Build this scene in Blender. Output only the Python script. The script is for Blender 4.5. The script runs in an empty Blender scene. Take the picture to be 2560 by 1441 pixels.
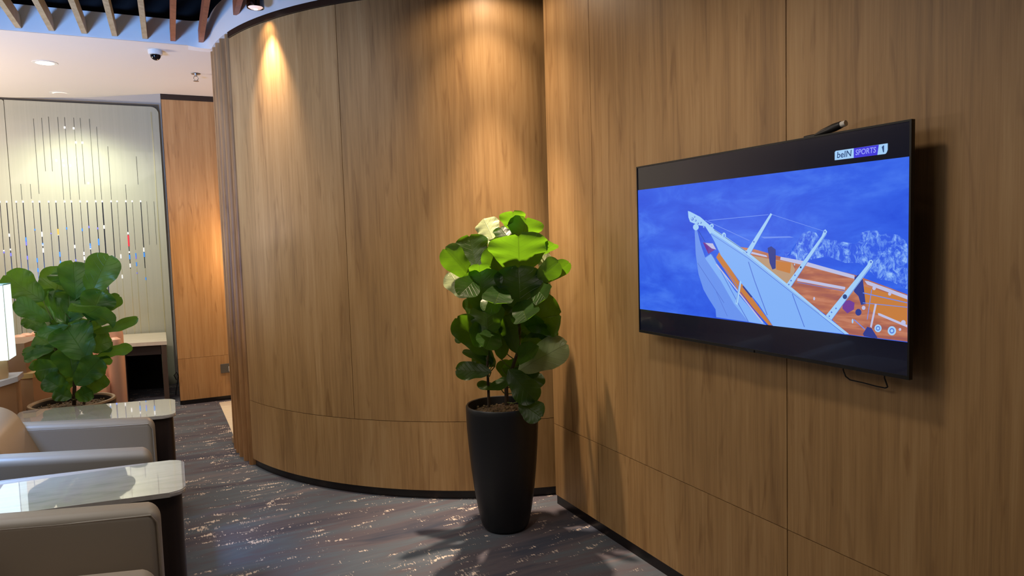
import bpy, bmesh, math, random
from mathutils import Vector, Matrix, noise
random.seed(7)
S = bpy.context.scene
COL = S.collection

# ------------------------------------------------------------------ camera
cam_d = bpy.data.cameras.new('camera'); cam = bpy.data.objects.new('camera', cam_d); COL.objects.link(cam)
cam_d.sensor_width = 36.0; cam_d.lens = 36.0*1755.4/2560; cam_d.clip_start = 0.02
PITCH, ROLL, YAW, EYE = 0.0710, -0.0304, 0.4505, 1.5037
fwd = Vector((math.sin(YAW)*math.cos(PITCH), math.cos(YAW)*math.cos(PITCH), -math.sin(PITCH)))
rgt = Vector((math.cos(YAW), -math.sin(YAW), 0)); upv = rgt.cross(fwd)
rr = math.cos(ROLL)*rgt + math.sin(ROLL)*upv; uu = -math.sin(ROLL)*rgt + math.cos(ROLL)*upv
m = Matrix((rr, uu, -fwd)).transposed().to_4x4(); m.translation = Vector((0, 0, EYE)); cam.matrix_world = m
S.camera = cam
# ------------------------------------------------------------------ world, exposure
w = bpy.data.worlds.new('world'); S.world = w; w.use_nodes = True
w.node_tree.nodes['Background'].inputs[0].default_value = (1.0, 0.92, 0.85, 1)
w.node_tree.nodes['Background'].inputs[1].default_value = 0.05
S.view_settings.view_transform = 'Standard'; S.view_settings.look = 'None'
S.view_settings.exposure = 0.0; S.view_settings.gamma = 1.0; S.view_settings.use_curve_mapping = False
# ------------------------------------------------------------------ lights
def light(kind, name, loc, target, power, color, **k):
    d = bpy.data.lights.new(name, kind); d.energy = power; d.color = color
    for a, b in k.items(): setattr(d, a, b)
    o = bpy.data.objects.new(name, d); COL.objects.link(o); o.location = loc
    o.rotation_euler = (Vector(target)-Vector(loc)).to_track_quat('-Z', 'Y').to_euler()
    return o
WARM = (1.0, 0.70, 0.42); COOL = (0.35, 0.58, 1.0); NEUT = (1.0, 0.86, 0.72)
WARM2 = (1.0, .77, .55)
light('SPOT', 'spot_beam', (.548, 4.485, 2.885), (.68, 4.64, 1.6), 88, WARM2, spot_size=math.radians(58), spot_blend=1.0, shadow_soft_size=.02)
light('SPOT', 'spot_spill', (.556, 4.50, 2.90), (.68, 4.66, 2.5), 4, WARM, spot_size=math.radians(85), spot_blend=1.0, shadow_soft_size=.02)
light('SPOT', 'corner_spot', (1.52, 3.40, 2.93), (1.46, 3.27, 0), 58, WARM2, spot_size=math.radians(92), spot_blend=1.0, shadow_soft_size=.025)
light('SPOT', 'corner_beam', (1.52, 3.40, 2.93), (1.50, 3.22, 0), 420, WARM2, spot_size=math.radians(46), spot_blend=1.0, shadow_soft_size=.025)
light('SPOT', 'corner_spill', (1.52, 3.40, 2.93), (1.46, 3.27, 0), 10, WARM2, spot_size=math.radians(152), spot_blend=.5, shadow_soft_size=.025)
light('SPOT', 'room_downlight', (.70, 1.95, 2.93), (.75, 2.3, 0), 42, NEUT, spot_size=math.radians(140), spot_blend=.6, shadow_soft_size=.11)
light('SPOT', 'far_downlight', (-.78, 6.48, 2.93), (-.70, 7.0, 0), 60, NEUT, spot_size=math.radians(130), spot_blend=.8, shadow_soft_size=.06)
light('SPOT', 'glass_downlight', (-.82, 7.95, 2.90), (-.82, 8.2, 0), 60, (.95,1,.72), spot_size=math.radians(150), spot_blend=.8, shadow_soft_size=.06)
light('POINT', 'corridor_fill', (.80, 6.98, 1.5), (0, 0, 0), 30, WARM, shadow_soft_size=.08)  # hidden point light added to warm the far veneer wall
light('AREA', 'ceiling_bounce_fill', (-2.9, 6.5, 1.3), (-2.6, 6.5, 3), 105, (1,.84,.72), shape='RECTANGLE', size=1.0, size_y=1.0)  # added fill out of view, throws warm bounce onto the pale ceiling
light('AREA', 'blue_bulkhead_fill', (-2.0, 2.5, 1.0), (-.3, 5.6, 3.1), 29, (.22,.46,1.0), shape='RECTANGLE', size=1.0, size_y=.5, spread=math.radians(72))  # added blue fill hovering out of view, tints the bulkhead; no screen there
light('AREA', 'lounge_soft_fill', (-1.1, 3.1, 2.9), (-1.0, 3.4, 0), 52, (1,.93,.84), shape='RECTANGLE', size=2.0, size_y=3)  # added soft overhead fill standing in for ambient light, no fitting modelled
light('AREA', 'blue_table_fill', (-1.75, 3.75, 2.5), (-1.0, 3.6, .6), 11, (.20,.45,1.0), shape='RECTANGLE', size=.5, size_y=.5, spread=math.radians(46))  # second added blue fill, tints table tops and chair arms from above


# ------------------------------------------------------------------ materials
def mat(name, color=(.5,.5,.5), rough=.5, metal=0, coat=0, emit=None, es=1.0, spec=None):
    m = bpy.data.materials.new(name); m.use_nodes = True
    b = m.node_tree.nodes['Principled BSDF']
    b.inputs['Base Color'].default_value = (*color, 1); b.inputs['Roughness'].default_value = rough
    b.inputs['Metallic'].default_value = metal; b.inputs['Coat Weight'].default_value = coat
    if spec is not None: b.inputs['Specular IOR Level'].default_value = spec
    if emit: b.inputs['Emission Color'].default_value = (*emit, 1); b.inputs['Emission Strength'].default_value = es
    return m
def lin(r, g, b):
    f = lambda c: (c/255/12.92) if c/255 <= .04045 else ((c/255+.055)/1.055)**2.4
    return (f(r), f(g), f(b))
class NT:
    def __init__(s, m): s.t = m.node_tree; s.b = s.t.nodes['Principled BSDF']
    def n(s, ty, **k):
        x = s.t.nodes.new(ty)
        for a, b in k.items(): setattr(x, a, b)
        return x
    def l(s, a, b): s.t.links.new(a, b)
    def mapping(s, src, scale, loc=(0,0,0)):
        mp = s.n('ShaderNodeMapping'); mp.inputs['Scale'].default_value = scale; mp.inputs['Location'].default_value = loc
        s.l(src, mp.inputs['Vector']); return mp.outputs[0]
    def noise(s, vec, scale=1, detail=4, rough=.55, dist=0):
        x = s.n('ShaderNodeTexNoise'); x.inputs['Scale'].default_value = scale; x.inputs['Detail'].default_value = detail
        x.inputs['Roughness'].default_value = rough; x.inputs['Distortion'].default_value = dist
        s.l(vec, x.inputs['Vector']); return x.outputs['Fac']
    def ramp(s, fac, stops):
        x = s.n('ShaderNodeValToRGB'); e = x.color_ramp.elements
        while len(e) < len(stops): e.new(.5)
        for i, (p, c) in enumerate(stops): e[i].position = p; e[i].color = (*c, 1) if len(c) == 3 else c
        s.l(fac, x.inputs[0]); return x.outputs[0]
    def math(s, op, a, b=None, clamp=False):
        x = s.n('ShaderNodeMath', operation=op); x.use_clamp = clamp
        for i, v in enumerate((a, b)):
            if v is None: continue
            if isinstance(v, (int, float)): x.inputs[i].default_value = v
            else: s.l(v, x.inputs[i])
        return x.outputs[0]
    def mix(s, fac, a, b, bt='MIX'):
        x = s.n('ShaderNodeMix', data_type='RGBA', blend_type=bt)
        for i, v in ((0, fac), (6, a), (7, b)):
            if isinstance(v, (int, float)): x.inputs[i].default_value = v
            elif isinstance(v, tuple): x.inputs[i].default_value = (*v, 1)
            else: s.l(v, x.inputs[i])
        return x.outputs[2]
    def bump(s, h, strength=.2, dist=.002):
        x = s.n('ShaderNodeBump'); x.inputs['Strength'].default_value = strength; x.inputs['Distance'].default_value = dist
        s.l(h, x.inputs['Height']); s.l(x.outputs[0], s.b.inputs['Normal'])
    def coord(s, k='Object'): return s.n('ShaderNodeTexCoord').outputs[k]

def wood(name, c_dark, c_mid, c_light, rough=.45, coords='UV', sx=1.0):
    m = mat(name, c_mid, rough); t = NT(m); uv = t.coord(coords)
    if coords == 'UV': a = (9*sx, .55, 1); b = (60*sx, 1.6, 1); c = (260*sx, 5, 1); k = (22*sx, 2.6, 1)
    else: a = (9*sx, 9*sx, .55); b = (60*sx, 60*sx, 1.6); c = (260*sx, 260*sx, 5); k = (22*sx, 22*sx, 2.6)
    n1 = t.noise(t.mapping(uv, a), 1, 5, .6, .3); n2 = t.noise(t.mapping(uv, b), 1, 4, .6, .2); n3 = t.noise(t.mapping(uv, c), 1, 2, .5)
    n4 = t.noise(t.mapping(uv, k, (3.3, 7.1, 0)), 1, 3, .5, .8)
    s = t.math('ADD', t.math('MULTIPLY', n1, .5), t.math('ADD', t.math('MULTIPLY', n2, .34), t.math('MULTIPLY', n3, .16)))
    base = t.ramp(s, [(.36, c_dark), (.50, c_mid), (.64, c_light)])
    streak = t.ramp(n4, [(.28, (.66, .60, .54)), (.42, (1, 1, 1))])
    t.l(t.mix(.75, base, streak, 'MULTIPLY'), t.b.inputs['Base Color'])
    t.bump(t.math('ADD', n3, n2), .12, .001)
    return m
M = {}
M['oak'] = wood('oak_veneer', lin(146,112,72), lin(174,136,88), lin(190,154,106))
M['oak_warm'] = wood('oak_veneer_far', lin(166,120,72), lin(190,142,90), lin(204,160,108))
M['oak_rib'] = wood('oak_batten', lin(130,92,55), lin(168,124,80), lin(188,142,95))
M['beam_tan'] = wood('tan_slat_wood', lin(150,128,96), lin(176,156,120), lin(190,170,136), .6, 'Object', 1)
M['beam_red'] = wood('red_brown_slat_wood', lin(120,66,44), lin(150,88,60), lin(165,100,72), .5, 'Object', 1)
M['dark'] = mat('dark_gap', (.008,.006,.005), .7)
M['trim'] = mat('espresso_trim', lin(40,24,16), .35)
M['skirt'] = mat('black_skirting', lin(26,20,20), .3)
M['white'] = mat('white_paint', (.80,.78,.76), .6)
M['ceil'] = mat('ceiling_paint', (.76,.70,.63), .7)
M['void'] = mat('void_black', (.004,.004,.006), .9)
M['planter'] = mat('matt_black_planter', (.011,.012,.014), .42)
M['pebble'] = mat('pebbles', lin(120,100,70), .8)
M['taupe'] = mat('taupe_leather', lin(140,134,124), .42)
M['tan'] = mat('tan_leather', lin(156,132,104), .45)
M['peach'] = mat('peach_leather', lin(226,176,148), .45)
M['walnut'] = wood('dark_walnut', lin(28,20,18), lin(40,29,25), lin(52,38,32), .4, 'Object')
M['chrome'] = mat('black_chrome', (.06,.055,.055), .12, 1)
M['black'] = mat('black_plastic', (.012,.012,.013), .35)
M['bezel'] = mat('dark_metal_bezel', (.03,.03,.03), .35, .6)
M['glassy'] = mat('screen_black_glass', (.006,.006,.01), .16, 0, .3, emit=(.15,.22,.8), es=.010)
M['cream'] = mat('cream_plastic', (.75,.72,.66), .4)
M['grey'] = mat('grey_plate', lin(110,105,98), .4, .4)
M['steel'] = mat('steel', (.5,.48,.45), .3, 1)
M['bark'] = mat('stem_bark', lin(62,46,32), .8)
M['taupe'].node_tree.nodes  # leather grain
for k in ('taupe', 'tan', 'peach'):
    t = NT(M[k]); t.bump(t.noise(t.coord(), 160, 3), .12, .001)
# marble
M['marble'] = mat('glossy_marble', (.62,.60,.56), .04, 0, 1.0); t = NT(M['marble'])
t.b.inputs['Coat IOR'].default_value = 1.9; t.b.inputs['Coat Roughness'].default_value = .02
n = t.noise(t.mapping(t.coord(), (3, 14, 1)), 1, 8, .65, 1.2)
t.l(t.ramp(n, [(.35, (.38,.365,.34)), (.5, (.46,.44,.415)), (.7, (.50,.485,.455))]), t.b.inputs['Base Color'])
M['limestone'] = mat('limestone_top', (.7,.6,.5), .25); t = NT(M['limestone'])
t.l(t.ramp(t.noise(t.mapping(t.coord(), (6, 40, 1)), 1, 4), [(.35, (.82,.70,.56)), (.65, (.90,.80,.66))]), t.b.inputs['Base Color'])
# carpet
M['carpet'] = mat('slate_carpet', (.05,.05,.055), .95, spec=.1); t = NT(M['carpet']); co = t.coord()
big = t.noise(t.mapping(co, (.9, 5.0, 1)), 1, 4, .6, .6)
base = t.ramp(big, [(.32, lin(68,72,86)), (.46, lin(96,90,97)), (.56, lin(92,100,110)), (.70, lin(120,110,114))])
mask = t.noise(t.mapping(co, (7.5, 20, 1), (2, 5, 0)), 1, 3, .6, .4)
tick = t.noise(t.mapping(co, (120, 24, 1)), 1, 2, .6)
patch = t.noise(t.mapping(co, (1.6, 2.6, 1), (9, 1, 0)), 1, 2, .5)
fk = t.math('ADD', t.math('ADD', t.math('MULTIPLY', mask, 1.0), t.math('MULTIPLY', tick, .55)), t.math('MULTIPLY', patch, .45))
fl = t.ramp(fk, [(.0, (0,0,0)), (.0, (0,0,0))]) ; rn = fl.node; e = rn.color_ramp.elements
e[0].position = .0; e[0].color = (0,0,0,1); e[1].position = 1; e[1].color = (1,1,1,1)
fl = t.math('MULTIPLY', t.math('SUBTRACT', fk, 1.135), 12, True)
t.l(t.mix(fl, base, lin(214,198,186)), t.b.inputs['Base Color'])
fine = t.noise(t.mapping(co, (300, 300, 1)), 1, 2)
t.bump(t.math('ADD', t.math('MULTIPLY', fine, .6), fl), .35, .004)
# pale timber floor beyond the carpet
M['paleplank'] = mat('pale_timber_floor', lin(220,190,150), .35); t = NT(M['paleplank'])
t.l(t.ramp(t.noise(t.mapping(t.coord(), (3, 40, 1)), 1, 4), [(.35, lin(232,216,190)), (.65, lin(246,236,216))]), t.b.inputs['Base Color'])
# soil
M['soil'] = mat('soil', (.05,.04,.03), .95); t = NT(M['soil'])
t.l(t.ramp(t.noise(t.coord(), 90, 4, .7), [(.4, lin(40,32,26)), (.6, lin(120,98,72))]), t.b.inputs['Base Color'])
# leaf: dark glossy upper face, pale matt underside, thin and translucent
def leaf_mat(name, up1, up2, under, trans):
    m = mat(name, up1, .38, spec=.35); t = NT(m); co = t.coord(); uv = t.coord('UV')
    sep = t.n('ShaderNodeSeparateXYZ'); t.l(uv, sep.inputs[0]); s, v = sep.outputs[0], sep.outputs[1]
    a = t.math('ABSOLUTE', s)
    mid = t.math('SUBTRACT', 1, t.math('MULTIPLY', a, 28), True)
    ph = t.math('FRACT', t.math('MULTIPLY', t.math('SUBTRACT', v, t.math('MULTIPLY', a, .28)), 7))
    lat = t.math('SUBTRACT', 1, t.math('MULTIPLY', t.math('ABSOLUTE', t.math('SUBTRACT', ph, .5)), 16), True)
    vein = t.math('MAXIMUM', mid, t.math('MULTIPLY', lat, .55))
    nz = t.noise(co, 9, 3)
    top = t.ramp(nz, [(.35, up1), (.65, up2)])
    geo = t.n('ShaderNodeNewGeometry')
    c = t.mix(geo.outputs['Backfacing'], top, under)
    c = t.mix(t.math('MULTIPLY', vein, .2), c, lin(120,140,70))
    t.l(c, t.b.inputs['Base Color'])
    t.bump(t.math('ADD', t.math('MULTIPLY', vein, -1), t.math('MULTIPLY', t.noise(co, 45, 2), .5)), .5, .004)
    tr = t.n('ShaderNodeBsdfTranslucent'); t.l(t.mix(t.math('MULTIPLY', vein, .55), t.mix(nz, tuple(.7*q for q in trans), tuple(1.25*q for q in trans)), tuple(.45*q for q in trans)), tr.inputs[0])
    mx = t.n('ShaderNodeMixShader'); mx.inputs[0].default_value = .40
    t.l(t.b.outputs[0], mx.inputs[1]); t.l(tr.outputs[0], mx.inputs[2])
    t.l(mx.outputs[0], t.t.nodes['Material Output'].inputs[0])
    return m
M['leaf'] = leaf_mat('fig_leaf', lin(20,42,12), lin(30,58,16), lin(62,84,36), (.17,.40,.012))
M['leaf_pale'] = leaf_mat('fig_leaf_pale_underside', lin(84,108,60), lin(110,132,84), lin(160,172,128), (.30,.42,.12))
M['leaf2'] = leaf_mat('fig_leaf_far', lin(38,80,28), lin(56,104,36), lin(74,118,48), (.16,.34,.03))
# back painted glass
M['glasswall'] = mat('pale_green_glass', lin(196,196,176), .28, 0, .5); t = NT(M['glasswall'])
n = t.noise(t.mapping(t.coord(), (55, 1, .25)), 1, 3, .6)
t.l(t.ramp(n, [(.3, lin(208,207,188)), (.7, lin(215,213,194))]), t.b.inputs['Base Color'])
M['inlay'] = mat('mirror_inlay', (.10,.11,.16), .12, .8)
M['inlay_pale'] = mat('pale_inlay', lin(226,220,180), .2, .3)
M['inlay_grey'] = mat('grey_inlay', lin(120,120,110), .25, .4)
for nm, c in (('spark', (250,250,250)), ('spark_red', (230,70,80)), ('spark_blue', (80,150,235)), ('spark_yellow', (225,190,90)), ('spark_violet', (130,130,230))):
    M[nm] = mat(nm, lin(*c), .2, .2, emit=lin(*c), es=.5)  # sparkle glints on the inlay, painted as self-lit colour
M['shade'] = mat('lamp_shade', (.9,.95,.93), .6, emit=(.80,1.0,.97), es=1.02)
M['shade_edge'] = mat('shade_edge_trim', lin(200,190,140), .5)
M['bulb'] = mat('downlight_diffuser', (1,1,1), .5, emit=(1.0,.93,.82), es=6)
M['lens'] = mat('spot_lens', (.9,.75,.68), .2, emit=(1.0,.72,.62), es=.55); t = NT(M['lens'])
M['lensw'] = mat('spot_lens_centre', (1,1,1), .2, emit=(1,.98,1), es=1.5)
M['pineedge'] = mat('pine_top', lin(214,178,120), .5)
M['orangewood'] = mat('orange_wood_panel', lin(184,142,106), .5)

# ------------------------------------------------------------------ mesh helpers
class MB:
    def __init__(s): s.bm = bmesh.new(); s.uv = s.bm.loops.layers.uv.new('UVMap')
    def face(s, pts, uvs=None, mi=0):
        f = s.bm.faces.new([s.bm.verts.new(p) for p in pts]); f.material_index = mi
        if uvs:
            for l, q in zip(f.loops, uvs): l[s.uv].uv = q
        return f
    def box(s, x0, x1, y0, y1, z0, z1, bevel=0, seg=2, M4=None):
        r = bmesh.ops.create_cube(s.bm, size=1); vs = r['verts']
        for v in vs: v.co = Vector((x0+(v.co.x+.5)*(x1-x0), y0+(v.co.y+.5)*(y1-y0), z0+(v.co.z+.5)*(z1-z0)))
        if bevel:
            es = list({e for v in vs for e in v.link_edges})
            rb = bmesh.ops.bevel(s.bm, geom=es, offset=bevel, segments=seg, affect='EDGES', profile=.5); vs = list({v for f in rb['faces'] for v in f.verts} | {v for v in vs if v.is_valid})
        if M4 is not None:
            for v in vs: v.co = M4 @ v.co
        return vs
    def prism(s, poly, z0, z1):            # poly: list of (x, y)
        n = len(poly)
        a = [s.bm.verts.new((x, y, z0)) for x, y in poly]; b = [s.bm.verts.new((x, y, z1)) for x, y in poly]
        s.bm.faces.new(a[::-1]); s.bm.faces.new(b)
        for i in range(n): s.bm.faces.new((a[i], a[(i+1) % n], b[(i+1) % n], b[i]))
    def lathe(s, prof, c=(0,0,0), n=48, cap=True):
        rings = []
        for r, z in prof:
            rings.append([s.bm.verts.new((c[0]+r*math.cos(2*math.pi*i/n), c[1]+r*math.sin(2*math.pi*i/n), c[2]+z)) for i in range(n)])
        for a, b in zip(rings, rings[1:]):
            for i in range(n): s.bm.faces.new((a[i], a[(i+1) % n], b[(i+1) % n], b[i]))
        if cap: s.bm.faces.new(rings[0][::-1]); s.bm.faces.new(rings[-1])
    def tube(s, pts, r, n=8):
        pts = [Vector(p) for p in pts]; rings = []
        rs = r if isinstance(r, (list, tuple)) else [r]*len(pts)
        for i, p in enumerate(pts):
            d = (pts[min(i+1, len(pts)-1)]-pts[max(i-1, 0)]).normalized()
            a = d.cross(Vector((0.3, .2, 1))).normalized()
            if a.length < .1: a = d.cross(Vector((1, 0, 0))).normalized()
            b = d.cross(a)
            rings.append([s.bm.verts.new(p+rs[i]*(math.cos(2*math.pi*k/n)*a+math.sin(2*math.pi*k/n)*b)) for k in range(n)])
        for a, b in zip(rings, rings[1:]):
            for i in range(n): s.bm.faces.new((a[i], a[(i+1) % n], b[(i+1) % n], b[i]))
        s.bm.faces.new(rings[0][::-1]); s.bm.faces.new(rings[-1])
    def build(s, name, mats, parent=None, smooth=False, origin=None, **props):
        if not isinstance(mats, (list, tuple)): mats = [mats]
        bmesh.ops.recalc_face_normals(s.bm, faces=s.bm.faces) if props.pop('recalc', True) else None
        me = bpy.data.meshes.new(name)
        if origin is not None: bmesh.ops.translate(s.bm, verts=s.bm.verts, vec=-Vector(origin))
        s.bm.to_mesh(me); s.bm.free()
        for m_ in mats: me.materials.append(m_)
        for p in me.polygons: p.use_smooth = bool(smooth)
        if smooth:
            try: me.set_sharp_from_angle(angle=math.radians(40))
            except Exception: pass
        o = bpy.data.objects.new(name, me); COL.objects.link(o)
        if origin is not None: o.location = origin
        if parent is not None:
            o.parent = parent
            o.location = Vector(o.location) - parent_loc(parent)
        for k, v in props.items(): o[k] = v
        return o
def parent_loc(p):
    l = Vector(p.location)
    while p.parent: p = p.parent; l += Vector(p.location)
    return l
def thing(name, label, cat, loc, group=None):
    o = bpy.data.objects.new(name, None); COL.objects.link(o); o.location = loc; o.empty_display_size = .1
    o['label'] = label; o['category'] = cat
    if group: o['group'] = group
    return o
def tag(o, label, cat, group=None):
    o['label'] = label; o['category'] = cat
    if group: o['group'] = group
    return o
def struct(o): o['kind'] = 'structure'; return o
def sempty(name, loc=(0,0,0)):
    o = bpy.data.objects.new(name, None); COL.objects.link(o); o.location = loc; o['kind'] = 'structure'; return o

# ------------------------------------------------------------------ setting
W = 1.879                                    # plane of the television wall
CX, CY, R = 2.523, 5.595, 2.172              # curved wall
ZJ, ZT = 0.459, 2.866
def arc(deg, r=R): a = math.radians(deg); return (CX+r*math.cos(a), CY+r*math.sin(a))

b = MB(); b.box(-6, 6, -4, 9.2, -.05, 0); struct(b.build('floor', M['carpet']))
b = MB(); poly = [(.339,7.275),(.36,6.3),(.374,5.44),(1.0,5.2),(2.9,5.2),(2.9,7.30),(.50,7.30)]
b.prism(poly, 0.0005, .004); struct(b.build('floor_timber', M['paleplank']))

# television wall: backing and veneer panels with open joints
wr = sempty('wall_right')
b = MB(); b.box(W+.02, W+.12, -4, 3.34, 0, 3.6); b.build('backing', M['dark'], wr)
ys = [3.395, 2.945, 1.738, .531, -.676, -1.883, -3.09]
for i in range(len(ys)-1):
    for z0, z1 in ((.05, ZJ), (ZJ, 3.5)):
        g = .0016
        b = MB(); y0, y1 = ys[i+1]+g, ys[i]-(g if i else 0)
        b.box(W, W+.0195, y0, y1, z0+g, z1-g)
        for f in b.bm.faces:
            for l in f.loops: l[b.uv].uv = (l.vert.co.y+l.vert.co.x*.7+i*1.7, l.vert.co.z+i*3.1+(4 if z0 < .1 else 0))
        b.build('panel', M['oak'], wr)
b = MB(); b.box(W+.004, W+.02, -4, 3.39, 0, .05); struct(b.build('baseboard_right', M['skirt']))

# curved wall
wc = sempty('wall_back')
def arc_slab(b, a0, a1, r0, r1, z0, z1, n=None, du=0, dv=0):
    n = n or max(2, int(abs(a1-a0)/1.5))
    for i in range(n):
        t0, t1 = a0+(a1-a0)*i/n, a0+(a1-a0)*(i+1)/n
        P = lambda t, r, z: (*arc(t, r), z)
        u0, u1 = math.radians(t0)*R+du, math.radians(t1)*R+du
        b.face([P(t0,r1,z0), P(t1,r1,z0), P(t1,r1,z1), P(t0,r1,z1)], [(u0,z0+dv),(u1,z0+dv),(u1,z1+dv),(u0,z1+dv)])
        b.face([P(t0,r0,z1), P(t1,r0,z1), P(t1,r0,z0), P(t0,r0,z0)])
        b.face([P(t0,r0,z1), P(t0,r1,z1), P(t1,r1,z1), P(t1,r0,z1)]); b.face([P(t0,r0,z0), P(t1,r0,z0), P(t1,r1,z0), P(t0,r1,z0)])
    for t in (a0, a1): b.face([P(t,r0,z0), P(t,r1,z0), P(t,r1,z1), P(t,r0,z1)])
b = MB(); arc_slab(b, -182, -98, R-.12, R-.02-.04, 0, 2.9); arc_slab(b, -235, -182, R-.32, R-.24, 0, 2.9); b.build('backing', M['dark'], wc)
for a0, a1, z0, z1, k in ((-164.9, -99, .052, ZJ, 2), (-164.9, -137.3, ZJ, ZT, 0), (-137.3, -99, ZJ, ZT, 1)):
    if 1:
        b = MB(); g = .042
        arc_slab(b, a0+g, a1-g, R-.0195, R, z0+.0016, z1-.0016, None, k*5.3, 4.2 if z0 < .1 else 0)
        bmesh.ops.remove_doubles(b.bm, verts=b.bm.verts, dist=.0001)
        b.build('panel', M['oak'], wc, smooth=True)
b = MB(); arc_slab(b, -164.9, -99, R-.06, R-.022+.004, 0, .052); bmesh.ops.remove_doubles(b.bm, verts=b.bm.verts, dist=.0001)
struct(b.build('baseboard_back', M['skirt'], smooth=True))
b = MB(); arc_slab(b, -164.6, -99, R-.06, R+.012, ZT, 2.902); bmesh.ops.remove_doubles(b.bm, verts=b.bm.verts, dist=.0001)
struct(b.build('trim_1', M['trim'], smooth=True))
# rounded vertical battens on the far side of the curve
for k in range(8):
    a = -166.2-3.15*k; px, py = arc(a, R-.05-.03*max(0, k-4)); th = math.radians(a)
    b = MB(); prof = []
    hw, dp = .026, .060
    for j in range(9):
        q = math.pi*j/8; prof.append((dp*math.sin(q)**.6, -hw*math.cos(q)))
    prof = [(0, -hw)]+prof[1:-1]+[(0, hw)]
    pts = [(px+r_*math.cos(th)-s_*math.sin(th), py+r_*math.sin(th)+s_*math.cos(th)) for r_, s_ in prof]
    b.prism(pts, 0, 2.902)
    for f in b.bm.faces:
        for l in f.loops: l[b.uv].uv = (l.vert.co.y*1.2+l.vert.co.x+k*.7, l.vert.co.z+k*1.9)
    b.build('batten', M['oak_rib'], wc, smooth=True)
b = MB(); arc_slab(b, -182, -165.0, R-.11, R-.052, 0, 2.90); bmesh.ops.remove_doubles(b.bm, verts=b.bm.verts, dist=.0001)
b.build('batten_backing', M['oak_rib'], wc, smooth=True)

# bulkhead: pale fascia, straight then following the curve
path = [(-6, 5.62), (-.2, 5.62), (.19, 5.62)]; zlow = [2.9535]*3
rf = R+.012
for k in range(1, 13):
    a = math.radians(90-90*k/12); path.append((.19+.153*math.cos(a), 5.467+.153*math.sin(a))); zlow.append(2.9535-.051*k/12)
for k in range(90):
    a = -175.2+(-95+175.2)*k/89; path.append(arc(a, rf)); zlow.append(2.9025)
b = MB()
off = []
for i, p in enumerate(path):
    q0 = Vector(path[max(i-1,0)]); q1 = Vector(path[min(i+1,len(path)-1)]); d = (q1-q0).normalized(); nrm = Vector((-d.y, d.x))
    off.append(Vector(p)+nrm*.12)
for i in range(len(path)-1):
    p0, p1 = path[i], path[i+1]; o0, o1 = off[i], off[i+1]; za, zb, z1 = zlow[i], zlow[i+1], 3.125
    b.face([(*p0, za), (*p1, zb), (*p1, z1), (*p0, z1)]); b.face([(*o0, z1), (*o1, z1), (*o1, zb), (*o0, za)])
    b.face([(*p0, z1), (*p1, z1), (*o1, z1), (*o0, z1)]); b.face([(*p0, za), (*o0, za), (*o1, zb), (*p1, zb)])
bmesh.ops.remove_doubles(b.bm, verts=b.bm.verts, dist=.0001)
struct(b.build('ceiling_bulkhead', M['white'], smooth=True))
# dark void over the slats, with hanger rails just readable
b = MB(); b.box(-6, 3, -4, 6.2, 3.55, 3.6); struct(b.build('ceiling_void', M['void']))
b = MB(); b.box(-6, 3, 5.72, 5.74, 3.12, 3.56); struct(b.build('wall_void', M['void']))
# ceiling of the far area: flat, then falling gently towards its curved edge
b = MB()
c0 = [(-6, 7.45), (-1.226, 7.25), (-.4, 6.95), (.433, 6.507), (2.9, 5.9)]
e0 = [(-6, 8.05), (-1.226, 7.93), (-.62, 7.74), (.003, 7.36), (2.9, 7.36)]
f0 = [(-6, 5.625), (-1.2, 5.625), (-.4, 5.625), (.433, 5.625), (2.9, 5.625)]
for i in range(4):
    b.face([(*f0[i], 2.952), (*f0[i+1], 2.952), (*c0[i+1], 2.952), (*c0[i], 2.952)])
    b.face([(*c0[i], 2.952), (*c0[i+1], 2.952), (*e0[i+1], 2.938), (*e0[i], 2.938)])
    b.face([(*e0[i], 2.938), (*e0[i+1], 2.938), (*e0[i+1], 3.2), (*e0[i], 3.2)])
    b.face([(f0[i][0], 5.76, 3.2), (f0[i+1][0], 5.76, 3.2), (*e0[i+1], 3.2), (*e0[i], 3.2)])
struct(b.build('ceiling', M['ceil'], recalc=False))
b = MB(); b.box(-6, 3, 7.3, 9.2, 3.21, 3.26); struct(b.build('ceiling_far', M['ceil']))
# far veneer wall
wf = sempty('wall_far')
b = MB(); b.box(.0, 3, 7.39, 7.5, 0, 2.95); b.build('backing', M['dark'], wf)
for x0, x1 in ((.004, 1.2), (1.203, 2.9)):
    for z0, z1 in ((.045, .447), (.449, 2.888)):
        b = MB(); b.box(x0, x1, 7.365, 7.3895, z0, z1)
        for f in b.bm.faces:
            for l in f.loops: l[b.uv].uv = (l.vert.co.x+11.3+l.vert.co.y, l.vert.co.z+z0*9)
        b.build('panel', M['oak_warm'], wf)
b = MB(); b.box(.002, 2.9, 7.36, 7.3895, 2.889, 2.937); struct(b.build('trim_2', M['trim']))
b = MB(); b.box(.02, 2.9, 7.375, 7.3895, 0, .045); struct(b.build('baseboard_far', M['skirt']))
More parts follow.
